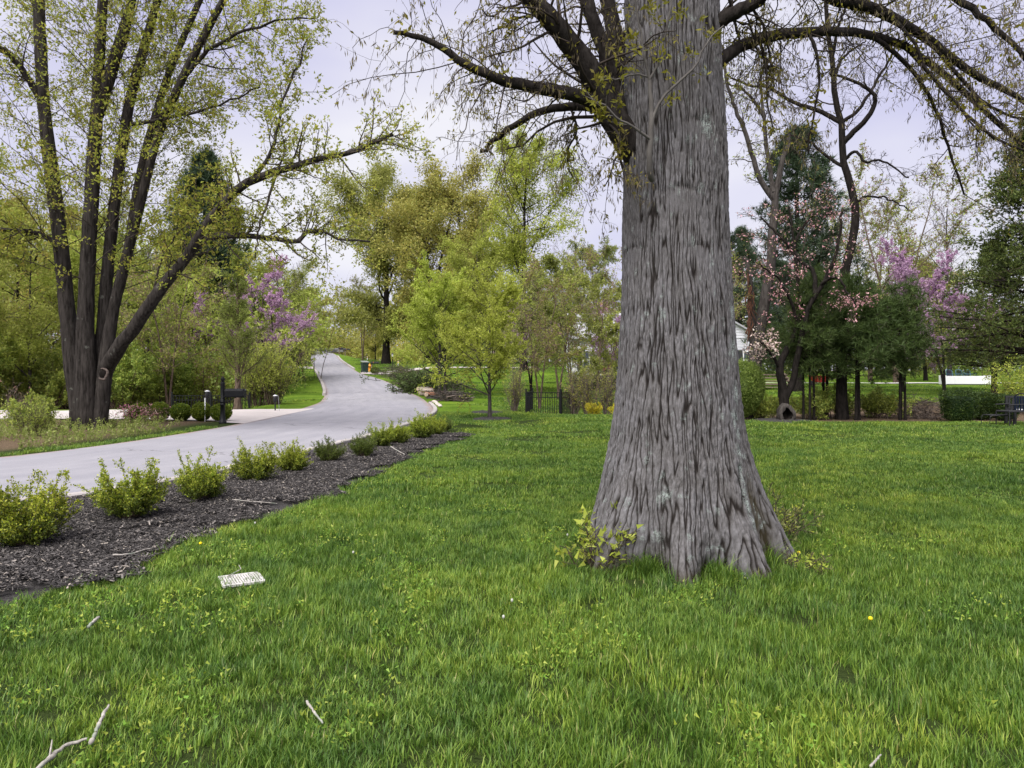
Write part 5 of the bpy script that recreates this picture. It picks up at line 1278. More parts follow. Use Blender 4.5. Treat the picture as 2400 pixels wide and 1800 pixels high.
traced("snag_tree", "broken grey double trunk with torn brown wood behind the rounded shrub", "tree", dd_, 1768,
       [([(1770, 992, dd_), (1769, 930, dd_), (1768, 860, dd_), (1772, 800, dd_), (1784, 750, dd_), (1796, 690, dd_), (1808, 610, dd_), (1812, 530, dd_), (1818, 460, dd_), (1828, 400, dd_), (1844, 345, dd_), (1852, 310, dd_)], 38, 8),
        ([(1764, 800, dd_), (1762, 740, dd_ - .1), (1760, 690, dd_ - .1), (1754, 640, dd_ - .2), (1744, 600, dd_ - .2)], 20, 8),
        ([(1816, 470, dd_), (1786, 430, dd_), (1768, 380, dd_), (1746, 310, dd_), (1721, 250, dd_), (1706, 200, dd_), (1696, 110, dd_)], 14, 6),
        ([(1812, 450, dd_), (1804, 400, dd_ + .1), (1796, 340, dd_ + .2), (1791, 280, dd_ + .2), (1786, 230, dd_ + .2), (1784, 170, dd_ + .2)], 12, 5),
        ([(1791, 275, dd_ + .2), (1766, 235, dd_ + .1), (1741, 210, dd_), (1706, 195, dd_)], 8, 4)],
       GREYB, TWIG, [None, (5, .3, .5, -.1), (14, .15, .9, .0), (12, .15, .8, .0), (7, .2, .7, .0)],
       [(L_LIME, .35, .08, .5, .1, (5, 30)), (L_OAKTUFT, .5, .07, .5, .3, (4, 30))], 303)
sn = C.objects["snag_tree"]
sb = MB(); rng = np.random.default_rng(5)
for i in range(26):                        # torn strips on the broken stem
    p = at(1758 + rng.normal(0, 4), 640 + 130 * rng.random(), dd_ - .32) - np.array(sn.location)
    sb.tube([p, p + (rng.normal(0, .06), -.03, -.15), p + (rng.normal(0, .10), -.05, -.3 - .4 * rng.random())], [.02, .03, .008], 4)
sb.build("torn_wood", plain("torn_wood", (.085, .042, .028), .9, .1, .35), sn)
plant("sapling_tree", "thin dark sapling between the forked dogwood and the small pines", "tree", K_PINE_SAP2, g_at(1890, 24.6), 1.0, (1.02), None, ("trunk", "crown"))
plant("pine_tree", "soft-needled young pine with twin dark stems in the right border", "pine tree", K_PINE_SAP, g_at(2008, 24.7), .3, 1.0)
plant("pine_tree", "narrower young pine on three thin stems, left of the clipped hedge", "pine tree", K_PINE_SAP2, g_at(2113, 24.6), 2.0, 1.0)
plant("pine_tree", "fuller young pine behind the soft twin-stemmed one", "pine tree", K_PINE_SAP, g_at(1935, 27.5), 1.5, 1.12)
plant("pine_tree", "tall dark pine standing behind the pink dogwood", "pine tree", K_PINE_TALL, g_at(1868, 44), 1.0, 1.16)
plant("pine_tree", "dark pine half hidden behind the big trunk's right side", "pine tree", K_PINE_TALL, g_at(1735, 66), 2.4, 1.0)
plant("pine_tree", "grey-trunked tree in the litter bed behind the small pines", "tree", K_PINE_TALL, g_at(1829, 37), 4.0, .55)
right = [(2100, 52, K_BARE2, 1.45, .3, "sparse olive tree right of the tall crooked bare tree"), (2040, 58, K_BARE2, 1.35, 1.0, "fine-twigged brownish tree behind the small pines"), (2225, 54, K_BARE, .88, 2.0, "bare pale tree against the sky, left of the hemlock"),
         (2170, 60, K_ROUND_OLIVE, .58, 3.0, "dull olive tree behind the redbud on the right"), (1690, 60, K_BARE2, 1.0, 5.0, "hazy bare tree just right of the big trunk")]
for px, d, kd, sc, rz, lab in right:
    plant("background_tree", lab, "tree", kd, g_at(px, d), rz, sc, "background trees on the right")
plant("redbud_tree", "lilac redbud spreading behind the hedges on the right", "tree", K_REDBUD, g_at(2215, 40), .5, 1.12)
plant("redbud_tree", "lilac redbud showing above the young pines on the right", "tree", K_REDBUD, g_at(2115, 43), 2.5, 1.25)
plant("hemlock_tree", "dark drooping hemlock at the right picture edge", "tree", K_HEMLOCK, g_at(2440, 30), 0, .95)
plant("hemlock_tree", "olive hemlock with low sweeping boughs left of the dark one", "tree", K_HEMLOCK, g_at(2330, 40), 1.0, .66)
lows = [(1800, 25.0, "bright low plants at the foot of the snag trunk"), (1905, 25.4, "low leafy plant behind the hollow stump"), (1945, 26.2, "low green plant left of the dark tall trunk"), (2040, 26.6, "low plants under the soft young pine"), (2065, 25.6, "green undergrowth right of the twin-stemmed pine"),
        (1700, 25.3, "low plants hidden beside the rounded shrub")]
for i, (px, d, lab) in enumerate(lows):
    plant("border_plant", lab, "plant", K_LOW, g_at(px, d), i * 1.1, .8 + .15 * (i % 3), "low plants in the right border", BUSH)
plant("leafy_bush", "bright yellow-green bush at the right picture edge behind the bench", "bush", bush(27, 1.9, 1.8, 16, 5200, .07, .55, ((L_LIME, .7), (L_GREEN, .3)), spread=.07), g_at(2398, 27.5), 0, 1.0, None, BUSH)

# rounded shrub and clipped hedges
def egg(w, d, h):
    def f(v): return np.c_[v[:, 0] * w, v[:, 1] * d, (v[:, 2] + 1) * .5 * h + .12] * np.c_[(1 - .28 * np.clip(-v[:, 2], 0, 1)) * np.ones(len(v)), (1 - .28 * np.clip(-v[:, 2], 0, 1)), np.ones(len(v))]
    return f
def blocky(w, d, h, p=6):
    def f(v):
        s = (np.abs(v) ** p).sum(1) ** (-1 / p); u = v * s[:, None]
        tap = 1 - .16 * np.clip(.5 - u[:, 2] * .5, 0, 1)
        return np.c_[u[:, 0] * w * tap, u[:, 1] * d * tap, (u[:, 2] + 1) * .5 * h + .06]
    return f
rs = thing("rounded_shrub", "tall rounded bright green shrub touching the big trunk's right side", "shrub", g_at(1744, 24.7))
link("foliage", clipped(51, egg(.62, .6, 1.72), 15000, .055, L_GREEN, .10, .06), rs)["kind"] = "stuff"
P, R = [], []
rng = np.random.default_rng(6)
sb = MB()
for i in range(9):
    a = rng.random() * 6.28; sb.tube([(.08 * math.cos(a), .08 * math.sin(a), -.05), (.22 * math.cos(a), .22 * math.sin(a), .5), (.35 * math.cos(a), .35 * math.sin(a), 1.1)], [.022, .016, .01], 5)
sb.build("stems", BROWNB, rs)
for px, d, w, h, lab, sd in ((2248, 24.2, .48, .88, "clipped dark hedge block, largest of the three by the brush heap", 52), (2301, 25.0, .24, .80, "narrow clipped hedge block in the middle of the three", 53), (2354, 24.6, .30, .74, "clipped hedge block nearest the garden bench", 54)):
    hb = thing("hedge", lab, "hedge", g_at(px, d), 0, "clipped hedges on the right")
    link("foliage", clipped(sd, blocky(w, .42, h), 6500, .045, L_HEDGE, .07, .03), hb)["kind"] = "stuff"
    MB().tube([(0, 0, -.05), (.02, 0, .3), (0, .02, .6)], .03, 6).build("stems", BROWNB, hb)

# ------------------------------------------------------------------ shrub row in the mulch bed
row = [(58, 1292, 0, 0.90, "leftmost box shrub in the row, cut by the picture edge"), (305, 1226, 1, 0.90, "second box shrub from the left, widest of the row"), (468, 1184, 2, 0.78, "third box shrub from the left, loose and bright"),
       (598, 1136, 3, 0.76, "fourth box shrub from the left, tall and full"), (688, 1112, 0, 0.66, "fifth box shrub, round and yellow-green"), (768, 1088, 9, 0.69, "sixth box shrub, dark and thin"),
       (852, 1078, 9, 0.74, "seventh box shrub, bronze-dark among brighter ones"), (893, 1052, 1, 0.72, "eighth box shrub, upright behind the dark one"), (932, 1044, 2, 0.69, "ninth box shrub, near the end of the bed"),
       (985, 1033, 3, 0.82, "tenth box shrub, big and bright near the bed end"), (1022, 1022, 0, 0.68, "eleventh box shrub beside the lawn corner"), (1046, 1010, 9, 0.58, "last small box shrub at the far tip of the mulch bed")]
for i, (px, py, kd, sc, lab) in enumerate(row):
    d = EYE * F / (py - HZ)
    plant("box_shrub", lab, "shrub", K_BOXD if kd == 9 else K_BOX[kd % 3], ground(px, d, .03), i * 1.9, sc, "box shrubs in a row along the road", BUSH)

# balls of box by the driveway, azalea
ball = clipped(55, lambda v: np.c_[v[:, 0] * .30, v[:, 1] * .30, (v[:, 2] + 1) * .265 + .03], 5200, .042, L_BALL, .08, .05)
for i, (px, lab) in enumerate(((325, "clipped box ball behind the pink azalea"), (374, "second clipped box ball from the maple"), (424, "clipped box ball in the middle of the driveway row"), (472, "clipped box ball by the white stake"), (518, "clipped box ball right behind the mailbox post"))):
    hb = thing("box_ball", lab, "shrub", g_at(px, 24.3), i * 1.3, "clipped box balls along the driveway", (1.0 - .04 * (i == 3), 1, .95 + .06 * (i % 2)))
    link("foliage", ball, hb)["kind"] = "stuff"
plant("azalea", "small pink-flowered azalea in front of the leftmost box ball", "shrub", bush(56, .62, .7, 12, 620, .05, .7, ((leaf_mat("azalea_blossom", [(.62, .20, .30), (.75, .38, .45)], .35, .15), .6), (L_GREEN, .4)), lean=45), g_at(322, 23.7), 0, 1.0, None, BUSH)
plant("azalea", "leggy pink azalea twigs at the foot of the second box ball", "shrub", bush(57, .45, .8, 9, 300, .045, .7, ((L_DOGPINK, .5), (L_PINKISH, .5)), lean=55), g_at(368, 23.4), 0, 1.0, None, BUSH)

# weeds under the maple, too many to count, and taller clumps
def weeds(name, label, pts_fn, n, hgt, size, mats, seed, stemr=.003):
    rng = np.random.default_rng(seed); p = pts_fn(rng, n); p = np.c_[p, H(p[:, 0], p[:, 1])]
    k = len(p); parts = []
    hh = hgt * (.4 + .8 * rng.random(k)) * (1 + .5 * gnoise(p[:, 0] * .8, p[:, 1] * .8, seed))
    D = unit(np.c_[rng.normal(0, .28, (k, 2)), np.ones(k)])
    Q = np.stack([p, p + D * (hh * .5)[:, None], p + D * hh[:, None] + np.c_[rng.normal(0, .03, (k, 2)), np.zeros(k)]], 1)
    parts.append(tube_part(Q, np.full((k, 3), stemr), 3, mats[0]))
    for i, mt in enumerate(mats):
        f = rng.integers(0, len(mats), k) == i
        c, d = on_branches(Q[f], int(f.sum() * 7), rng, .15, .025)
        V, q, r = leaf_quads(c, rand_dir(rng, len(c), (0, 0, .4)), size, .55, rng, tri=True); parts.append((V, q, r, mt))
    return tag(link(name, leaf_mesh(name, parts)), label, None, None, "stuff")
def maple_bed(rng, n):
    y = 11.5 + 12 * rng.random(n * 3); x = road_left(y) - .7 - 7.5 * rng.random(n * 3) ** 1.2
    f = (gnoise(x * .5, y * .5, 71) > -.25 - .4 * (x < -11.5)) & (np.hypot(x - (-12.4), y - 21.4) > .5) & (x > -19)
    f &= ~((x > -10.4) & (y > 20.2) & (rng.random(len(x)) < .85))
    return np.c_[x, y][f][:n]
weeds("weeds", "loose green weeds round the foot of the maple", maple_bed, 2600, .30, .055, (L_WEED, L_GREEN, L_PALE), 72)
plant("weed_clump", "tall bright weed clump left of the maple foot", "plant", bush(58, .8, .9, 20, 1900, .05, .35, ((L_WEED, .6), (L_LIME, .4)), bark=BROWNB, lean=18), g_at(75, 18.6), 0, 1.0, None, BUSH)
plant("weed_clump", "leafy sapling clump close to the maple's left foot", "plant", K_LOW, g_at(88, 20.3), 1, .95, None, BUSH)
plant("weed_clump", "twiggy dried hydrangea far left by the driveway", "plant", bush(59, 1.1, 1.1, 11, 160, .07, .7, ((L_PINKISH, 1.0),), twig=PALETW, bark=PALETW, lean=30), g_at(25, 22.6), 0, 1.0, None, BUSH)
plant("trunk_seedling", "leafy yellow-green seedling at the big trunk's left root", "plant", bush(60, .46, .42, 11, 330, .058, .55, ((L_LIME, .8), (L_YG, .2)), lean=38, spread=.02, t0=.3), ground(1392, 6.15), 0, 1.0, None, BUSH)
plant("trunk_seedling", "pale feathery weed behind the big trunk's right root", "plant", bush(61, .50, .55, 9, 420, .035, .5, ((L_PALE, .6), (L_LIME, .4)), lean=45, spread=.015, t0=.3), ground(1822, 7.2), 0, 1.0, None, BUSH)
plant("trunk_seedling", "tiny leafy weed right of the big trunk's right root", "plant", bush(62, .22, .4, 8, 200, .03, .5, ((L_LIME, 1.0),), lean=60, spread=.012), ground(1890, 6.1), 0, 1.0, None, BUSH)
# clover and low broad leaves in the near lawn
def lawn_low(rng, n):
    x = -4.5 + 9 * rng.random(n * 6); y = 2.6 + 9.5 * rng.random(n * 6) ** 1.3
    f = (gnoise(x * 1.1, y * 1.1, 81) + .35 * (x < -.6) > .32) & in_lawn(.12)(x, y) & (np.abs(x) < y * .72 + .4)
    return np.c_[x, y][f][:n]
weeds("lawn_clover", "patches of clover and chickweed in the near lawn", lawn_low, 1900, .075, .022, (leaf_mat("clover", [(.14, .27, .03), (.21, .35, .045), (.28, .40, .07)], .4, .2, 2.0), L_LIME), 82, .0012)
# grass grown tall round the roots
rngg = np.random.default_rng(83)
a = np.radians(rngg.choice([-122, -75, -33, 10, 58, 105, 155, -161], 260) + rngg.normal(0, 7, 260)); rr_ = .52 + .30 * rngg.random(260)
px_ = np.c_[TC[0] + rr_ * np.cos(a), TC[1] + rr_ * np.sin(a)]
tall_src = [blade_patch("grass_patch", .14, 60, .15, .005, 190 + i, GRASS, lean=.9, edge_soft=False) for i in range(3)]
scatter("root_grass", tall_src, np.c_[px_, H(px_[:, 0], px_[:, 1])], np.c_[np.zeros((260, 2)), rngg.random(260) * 6.28], np.repeat((.7 + .8 * rngg.random(260))[:, None], 3, 1))
# ------------------------------------------------------------------ made things
BLACK = plain("black_metal", (.006, .0065, .008), .5, .25, .2)
BLACKM = plain("matte_black", (.018, .018, .02), .6, .35, .2)
WHITE = plain("white_paint", (.72, .72, .74), .5, .4, .05)
WHITE_PL = plain("weathered_white_plastic", (.48, .46, .45), .6, .3, .12, 30)
GREENBIN = plain("dark_green_plastic", (.010, .030, .024), .5, .4, .15)
ORANGE = plain("orange_paint", (.70, .26, .02), .45, .4, .1)
STEEL = plain("grey_steel", (.35, .36, .38), .4, .5, .1, metal=.6)
WOODG = plain("weathered_wood", (.20, .155, .125), .85, .1, .25, 12)
BLUE = plain("blue_cushion", (.010, .016, .034), .8, .1, .15)

# mailbox on its turned post
g = ground(522, 23.2)
mbx = thing("mailbox", "black ornate post with a black mailbox beside the road", "mailbox", g)
MB().lathe((0, 0, 0), [(.0, -.1), (.115, -.1), (.115, .05), (.10, .09), (.085, .11), (.085, .20), (.072, .24), (.068, .56), (.085, .57), (.085, .60), (.072, .61), (.072, .64), (.085, .65), (.085, .68), (.066, .70),
                       (.062, 1.20), (.068, 1.24), (.05, 1.27)], 12).build("post", BLACK, mbx, True)
MB().lathe((0, 0, 1.27), [(.0, 0), (.045, 0), (.035, .02), (.060, .06), (.062, .10), (.04, .14), (.012, .17), (.0, .175)], 14).build("finial", BLACK, mbx, True)
MB().tube([(.06, 0, .62), (.16, 0, .66), (.26, 0, .76), (.42, 0, .80)], .013, 6).tube([(.06, 0, .74), (.14, 0, .70), (.19, 0, .74), (.15, 0, .78), (.10, 0, .76)], .010, 6).build("bracket", BLACK, mbx, True)
MB().box((.36, 0, .815), (.66, .20, .03), bev=.005).build("shelf", BLACK, mbx)
prof = [(-.13, .0), (.13, .0), (.13, .17), (.115, .215), (.07, .235), (-.07, .235), (-.115, .215), (-.13, .17)]
bx_ = MB(); V = np.array([(x, y, z) for x in (.10, .66) for y, z in prof]); nP = len(prof)
bx_.add(V + (0, 0, .83), [(k, (k + 1) % nP, nP + (k + 1) % nP, nP + k) for k in range(nP)])
bx_.add(np.vstack([V[:nP], V[nP:]]) + (0, 0, .83), [(0, 7, 2, 1), (7, 6, 3, 2), (6, 5, 4, 3), (nP, nP + 1, nP + 2, nP + 7), (nP + 7, nP + 2, nP + 3, nP + 6), (nP + 6, nP + 3, nP + 4, nP + 5)])
body = bx_.build("box", BLACK, mbx)
MB().box((.672, 0, .945), (.02, .25, .21), bev=.006).build("door", BLACK, body)
MB().box((.692, 0, 1.03), (.02, .05, .02)).build("latch", STEEL, body)

# garden lights and marker stakes
def path_light(px, d, hgt, label):
    t = thing("garden_light", label, "garden light", ground(px, d), 0, "garden lights along the driveway")
    MB().lathe((0, 0, 0), [(.0, -.05), (.045, -.05), (.045, .02), (.028, .03), (.028, hgt - .26), (.075, hgt - .25), (.08, hgt - .03), (.07, hgt - .02)], 12).build("post", BLACKM, t, True)
    MB().lathe((0, 0, hgt - .02), [(.0, 0), (.085, 0), (.085, .02), (.04, .045), (.0, .05)], 12).build("cap", WHITE, t, True)
path_light(486, 26.2, .92, "black garden light with a white cap beside the white stake")
path_light(645, 30.4, .62, "small garden light on the green bank below the arching bush")
st = thing("marker_stake", "thin white marker stake left of the mailbox", "stake", ground(480.5, 24.1))
MB().lathe((0, 0, 0), [(.0, -.1), (.018, -.1), (.018, .72), (.0, .725)], 8).build("rod", WHITE, st, True)
MB().box((.0, 0, .735), (.045, .02, .03)).build("cap", WHITE, st)
st = thing("marker_stake", "leaning grey wire stake beside the small garden light", "stake", ground(655, 30.0))
MB().tube([(0, 0, -.1), (-.03, 0, .4), (-.05, 0, .62)], .008, 6).build("rod", STEEL, st)
MB().tube([(-.05, 0, .62), (-.08, 0, .63)], .008, 6).build("hook", STEEL, st)

# picket fences of black metal
def fence(label, A, B_, hgt, npick, posts, z0, extra=None, rails=(1.0, .83, .12)):
    A, B_ = np.asarray(A, float), np.asarray(B_, float); ln = np.linalg.norm(B_ - A); rz = math.atan2(B_[1] - A[1], B_[0] - A[0])
    t = thing("metal_fence", label, "fence", (A[0], A[1], z0), rz)
    pk = MB().box((0, 0, hgt * .49), (.024, .024, hgt * .93)).mesh("picket", BLACK)
    for i in range(npick): link("picket", pk, t, (ln * (i + .5) / npick, 0, .05))
    for r_ in rails: MB().box((ln / 2, 0, hgt * r_), (ln, .032, .03)).build("rail", BLACK, t)
    po = MB().box((0, 0, hgt * .5), (.065, .065, hgt * 1.2), bev=.004).box((0, 0, hgt * 1.1 + .02), (.085, .085, .03), bev=.01).mesh("post", BLACK)
    for x in np.linspace(0, ln, posts): link("post", po, t, (x, -.002, 0))
    return t
fa, fb = ground(1233, 32), ground(1313, 32)
zf = .70 - 1.2
fence("black metal fence panel standing alone at the creek, left of the big trunk", fa[:2], fb[:2], 1.2, 15, 2, zf)
fence("short return panel of the black creek fence running back from its left post", fa[:2] + (.0, .04), fa[:2] + (.32, 2.2), 1.2, 16, 2, zf)
fence("dark stub of creek fence just right of the black panel", fb[:2] + (.05, .12), fb[:2] + (.9, 2.6), 1.2, 16, 2, zf - .02)
la, lb = ground(403, 34.3), ground(585, 34.3)
fence("black metal garden fence behind the clipped box balls and mailbox", la[:2], lb[:2], 1.2, 26, 3, .50 - 1.2)

# rings of mulch at the young trees
def ring(px, d, r, label):
    g = ground(px, d); rng = np.random.default_rng(int(px)); nn = 40; a = np.arange(nn) / nn * 6.283
    V = [(0, 0, .10)]
    for f, z in ((.35, .09), (.75, .05), (1.0, -.01)):
        rr = r * f * (1 + .10 * np.sin(a * 3 + 1) * f + rng.normal(0, .05, nn) * f)
        V += [(x, y, h1(g[0] + x, g[1] + y) - g[2] + z + .012 * rng.normal()) for x, y in zip(rr * np.cos(a), rr * np.sin(a))]
    t = [(0, 1 + k, 1 + (k + 1) % nn) for k in range(nn)]
    q = [(1 + j * nn + k, 1 + (j + 1) * nn + k, 1 + (j + 1) * nn + (k + 1) % nn, 1 + j * nn + (k + 1) % nn) for j in range(2) for k in range(nn)]
    tag(link("mulch_ring", mesh_np("mulch_ring", V, [np.array(t), np.array(q)], [MULCH]), None, g), label, "mulch ring")
ring(1148, 24.9, .72, "dark mulch ring round the young lime-green tree")
ring(1140, 29.0, .75, "empty dark mulch mound behind the young lime-green tree")
ring(1030, 43.5, .9, "mulch ring under the farther lime tree at the roadside")
ring(1050, 46.0, .9, "mulch ring under the second farther lime tree")
ring(1838, 24.0, 1.1, "dark mulch mound under the forked dogwood")

# hollow stump
g = ground(1841, 23.85); hs = thing("hollow_stump", "small hollow log stump with a triangular opening at the dogwood's foot", "stump", g)
a = np.linspace(0, 2 * np.pi, 24, endpoint=False)
tri = lambda s_: np.stack([s_ * .26 * np.sign(np.cos(a)) * np.abs(np.cos(a)) ** .7 * (1 - .45 * np.clip(np.sin(a), 0, 1)), .27 + s_ * .30 * np.sin(a) - .03 * np.sin(2 * a)], 1)
rings_ = []
for y, s_ in ((-.22, .62), (-.24, .98), (-.16, 1.05), (.12, 1.02), (.22, .85), (.24, .3)):
    w = tri(s_) + np.random.default_rng(int(s_ * 100)).normal(0, .012, (24, 2)); rings_.append(np.c_[w[:, 0], np.full(24, y), w[:, 1]])
V = np.vstack(rings_); q = [(j * 24 + k, j * 24 + (k + 1) % 24, (j + 1) * 24 + (k + 1) % 24, (j + 1) * 24 + k) for j in range(5) for k in range(24)]
link("log", mesh_np("log", V, [np.array(q)], [GREYB]), hs)
w = tri(.60); V = np.vstack([np.c_[w[:, 0], np.full(24, -.20), w[:, 1]], np.c_[w[:, 0] * .8, np.full(24, .05), w[:, 1] * .9 + .02], [(0, .06, .27)]])
q = [(k, (k + 1) % 24, 24 + (k + 1) % 24, 24 + k) for k in range(24)]; t = [(48, 24 + k, 24 + (k + 1) % 24) for k in range(24)]
link("hollow", mesh_np("hollow", V, [np.array(q), np.array(t)], [DARKB]), hs)

# drain grate in the lawn
g = ground(566, 5.72, .03); gr = thing("drain_grate", "white plastic drain grate lying in the lawn near the mulch bed", "drain grate", g, .5)
fr = MB()
for sx, sy, w, h in ((0, .135, .30, .022), (0, -.135, .30, .022), (.14, 0, .022, .248), (-.14, 0, .022, .248)): fr.box((sx, sy, .0), (w, h, .022), bev=.003)
fr.build("frame", WHITE_PL, gr)
bar = MB().box((0, 0, 0), (.0125, .246, .016)).mesh("bar", WHITE_PL)
for i in range(13): link("bar", bar, gr, (-.114 + i * .019, 0, .001))
for y in (-.045, .045): MB().box((0, y, -.004), (.256, .010, .010)).build("cross_bar", WHITE_PL, gr)
MB().box((0, 0, -.02), (.26, .248, .008)).build("sump", DARKB, gr)

# fallen sticks
STICK = bark_mat("stick_bark", (.22, .20, .18), (.42, .39, .36), 14, (1, 1, 1), .4, lichen=(.24, .26, .22), amount=.58)
def stick(name, label, pts, r0, r1, z=.055, twigs=()):
    P = []
    for px, py in pts:
        d = EYE * F / (py - HZ) * (1 - z / EYE); p = at(px, py, d); P.append((p[0], p[1], h1(p[0], p[1]) + z))
    P = np.array(P); c = P.mean(0); o = thing(name, label, "stick", c)
    Pc = catmull(P - c, 16); rng = np.random.default_rng(int(pts[0][0])); Pc += rng.normal(0, r0 * .15, Pc.shape)
    MB().tube(Pc, np.linspace(r0, r1, 16) * (1 + .15 * rng.normal(0, 1, 16)).clip(.7, 1.3), 8).build("stem", STICK, o, True)
    for tw in twigs:
        i = tw[0]; q = Pc[i]; MB().tube([q, q + np.array(tw[1]) * .5, q + np.array(tw[1])], [r1 * .8, r1 * .6, r1 * .4], 5).build("side_twig", STICK, o, True)
stick("fallen_stick", "long pale forked stick in the grass at the lower left", [(60, 1815), (98, 1785), (128, 1760), (160, 1738), (205, 1726)], .011, .007, .06, [(6, (-.02, .05, .05))])
stick("fallen_stick", "straight pale stick leaning up from the forked one", [(212, 1735), (226, 1705), (240, 1675), (256, 1648)], .009, .006, .08)
stick("fallen_stick", "short pale stick in the grass below the mulch bed", [(208, 1462), (218, 1452), (232, 1442)], .010, .009, .06)
stick("fallen_stick", "thin pale stick in the grass near the bottom centre-left", [(718, 1642), (735, 1665), (757, 1692)], .006, .004, .07)
stick("fallen_stick", "twig on the lawn left of the drain grate's far corner", [(532, 1352), (552, 1342), (564, 1335), (560, 1325)], .005, .003, .05)
stick("fallen_stick", "curved twig lying on the mulch between shrubs and lawn", [(265, 1302), (300, 1300), (335, 1290), (358, 1284)], .007, .004, .075)
stick("fallen_stick", "twig on the mulch near the far end of the bed", [(915, 1046), (930, 1055), (948, 1067)], .012, .008, .08)
stick("fallen_stick", "thin stick on the mulch below the third box shrub", [(545, 1172), (590, 1176), (650, 1180)], .006, .003, .08)
stick("fallen_stick", "pale stick at the bottom edge of the lawn, right half", [(2040, 1800), (2052, 1785), (2065, 1770)], .005, .003, .07)

# white clover heads and dandelions
def bloom(name, label, px, py, mat, r, grp):
    d = EYE * F / (py - HZ) * .955; g = ground(px, d); t = thing(name, label, "flower", g, 0, grp)
    MB().tube([(0, 0, 0), (.004, 0, .05), (0, .004, .085)], .0016, 4).build("stalk", L_WEED, t)
    MB().lathe((0, 0, .078), [(.0, 0), (r * .7, .003), (r, .010), (r * .8, .020), (.0, .025)], 9).build("flower_head", mat, t, True)
CLOV = plain("clover_white", (.42, .42, .38), .8, .1)
YEL = plain("dandelion_yellow", (.75, .58, .02), .7, .1)
for px, py, lab in ((828, 1301, "white clover flower in the lawn right of the drain grate"), (1200, 1415, "white clover flower in front of the big trunk's left side"), (1180, 1455, "white clover flower lowest in the centre lawn"), (1330, 1258, "white clover flower left of the big trunk seedling"),
                    (1665, 1320, "white clover flower between the big trunk's front roots"), (598, 1228, "white clover flower beside the mulch bed edge")):
    bloom("clover_flower", lab, px, py, CLOV, .009, "white clover flowers in the lawn")
for px, py, lab in ((470, 1279, "yellow dandelion at the mulch bed corner"), (2040, 1457, "yellow dandelion in the right lawn"), (1872, 1296, "yellow dandelion near the right root")):
    bloom("dandelion", lab, px, py, YEL, .014, "yellow dandelions")

# ------------------------------------------------------------------ up the road
def bin_(px, d):
    t = thing("trash_bin", "dark green wheeled trash bin with a grey lid by the roadside", "trash bin", ground(px, d, .05), .5)
    b_ = MB(); V = []
    for z, w, dd in ((.06, .24, .26), (.5, .27, .30), (.98, .31, .36)):
        V += [(-w, -dd, z), (w, -dd, z), (w, dd, z), (-w, dd, z)]
    b_.add(V, [(3, 2, 1, 0), (8, 9, 10, 11)] + [(j * 4 + k, j * 4 + (k + 1) % 4, j * 4 + 4 + (k + 1) % 4, j * 4 + 4 + k) for j in range(2) for k in range(4)])
    b_.build("body", GREENBIN, t); MB().box((0, 0, 0), (.68, .80, .06), bev=.02).build("lid", plain("bin_lid", (.20, .22, .20), .6, .3), t)
    o = [c for c in t.children if c.name.startswith("lid")][0]; o.location = (0, 0, 1.06); o.rotation_euler = (.16, 0, 0)
    MB().tube([(-.26, .40, .95), (-.26, .46, .97), (.26, .46, .97), (.26, .40, .95)], .018, 6).build("handle", GREENBIN, t)
    wh = MB().lathe((0, 0, -.03), [(.0, 0), (.10, 0), (.12, .015), (.12, .045), (.10, .06), (.0, .06)], 14).mesh("wheel", BLACKM, True)
    for s_ in (-.25, .25):
        o = link("wheel", wh, t, (s_, .27, .12)); o.rotation_euler = (0, math.pi / 2, 0)
bin_(855, 73)
hy = thing("fire_hydrant", "orange fire hydrant behind the trash bin", "hydrant", ground(866, 77), 0, None, 1.15)
MB().lathe((0, 0, 0), [(.0, -.05), (.16, -.05), (.16, .04), (.11, .05), (.11, .42), (.145, .43), (.145, .47), (.12, .48), (.10, .58), (.05, .64), (.0, .65)], 14).build("barrel", ORANGE, hy, True)
MB().lathe((0, 0, .64), [(.0, 0), (.03, 0), (.03, .05), (.0, .05)], 6).build("operating_nut", ORANGE, hy)
for s_ in (-1, 1):
    o = MB().lathe((0, 0, 0), [(.0, 0), (.05, 0), (.05, .09), (.035, .10), (.0, .10)], 10).build("outlet_cap", ORANGE, hy, True); o.location = (s_ * .10, 0, .36); o.rotation_euler = (0, s_ * math.pi / 2, 0)
def roadside_mailbox(px, d, label, hgt=1.05, L=.55, mat=None, rz=0.0):
    t = thing("mailbox", label, "mailbox", ground(px, d), rz)
    MB().box((0, 0, hgt / 2 - .1), (.10, .10, hgt + .2), bev=.01).build("post", WOODG, t)
    MB().tube([(.0, 0, hgt * .55), (.18, 0, hgt * .95)], .03, 4).build("brace", WOODG, t)
    a = np.linspace(0, np.pi, 9); pf = [(-.11, 0)] + [(-.11 * math.cos(x), .10 + .11 * math.sin(x)) for x in a] + [(.11, 0)]
    b_ = MB(); nP = len(pf); V = np.array([(x, y, z + hgt) for x in (-.1, L) for y, z in pf] + [(-.1, 0, hgt + .1), (L, 0, hgt + .1)])
    b_.add(V, [(k, (k + 1) % nP, nP + (k + 1) % nP, nP + k) for k in range(nP)], [(2 * nP, (k + 1) % nP, k) for k in range(nP)] + [(2 * nP + 1, nP + k, nP + (k + 1) % nP) for k in range(nP)])
    bo = b_.build("box", mat or BLACK, t); MB().box((.2, -.125, hgt + .16), (.03, .01, .12)).build("flag", ORANGE, bo)
roadside_mailbox(871, 76, "black mailbox on a wooden post right of the trash bin", .80, .75)
roadside_mailbox(795, 116, "left of two black mailboxes on the far road crest", 1.0, .6)
roadside_mailbox(809, 117, "right of two mailboxes on the far road crest", .9, .8)
lp = thing("lamp_post", "short black lamp post with a lantern at the neighbour's drive", "lamp post", ground(920, 74))
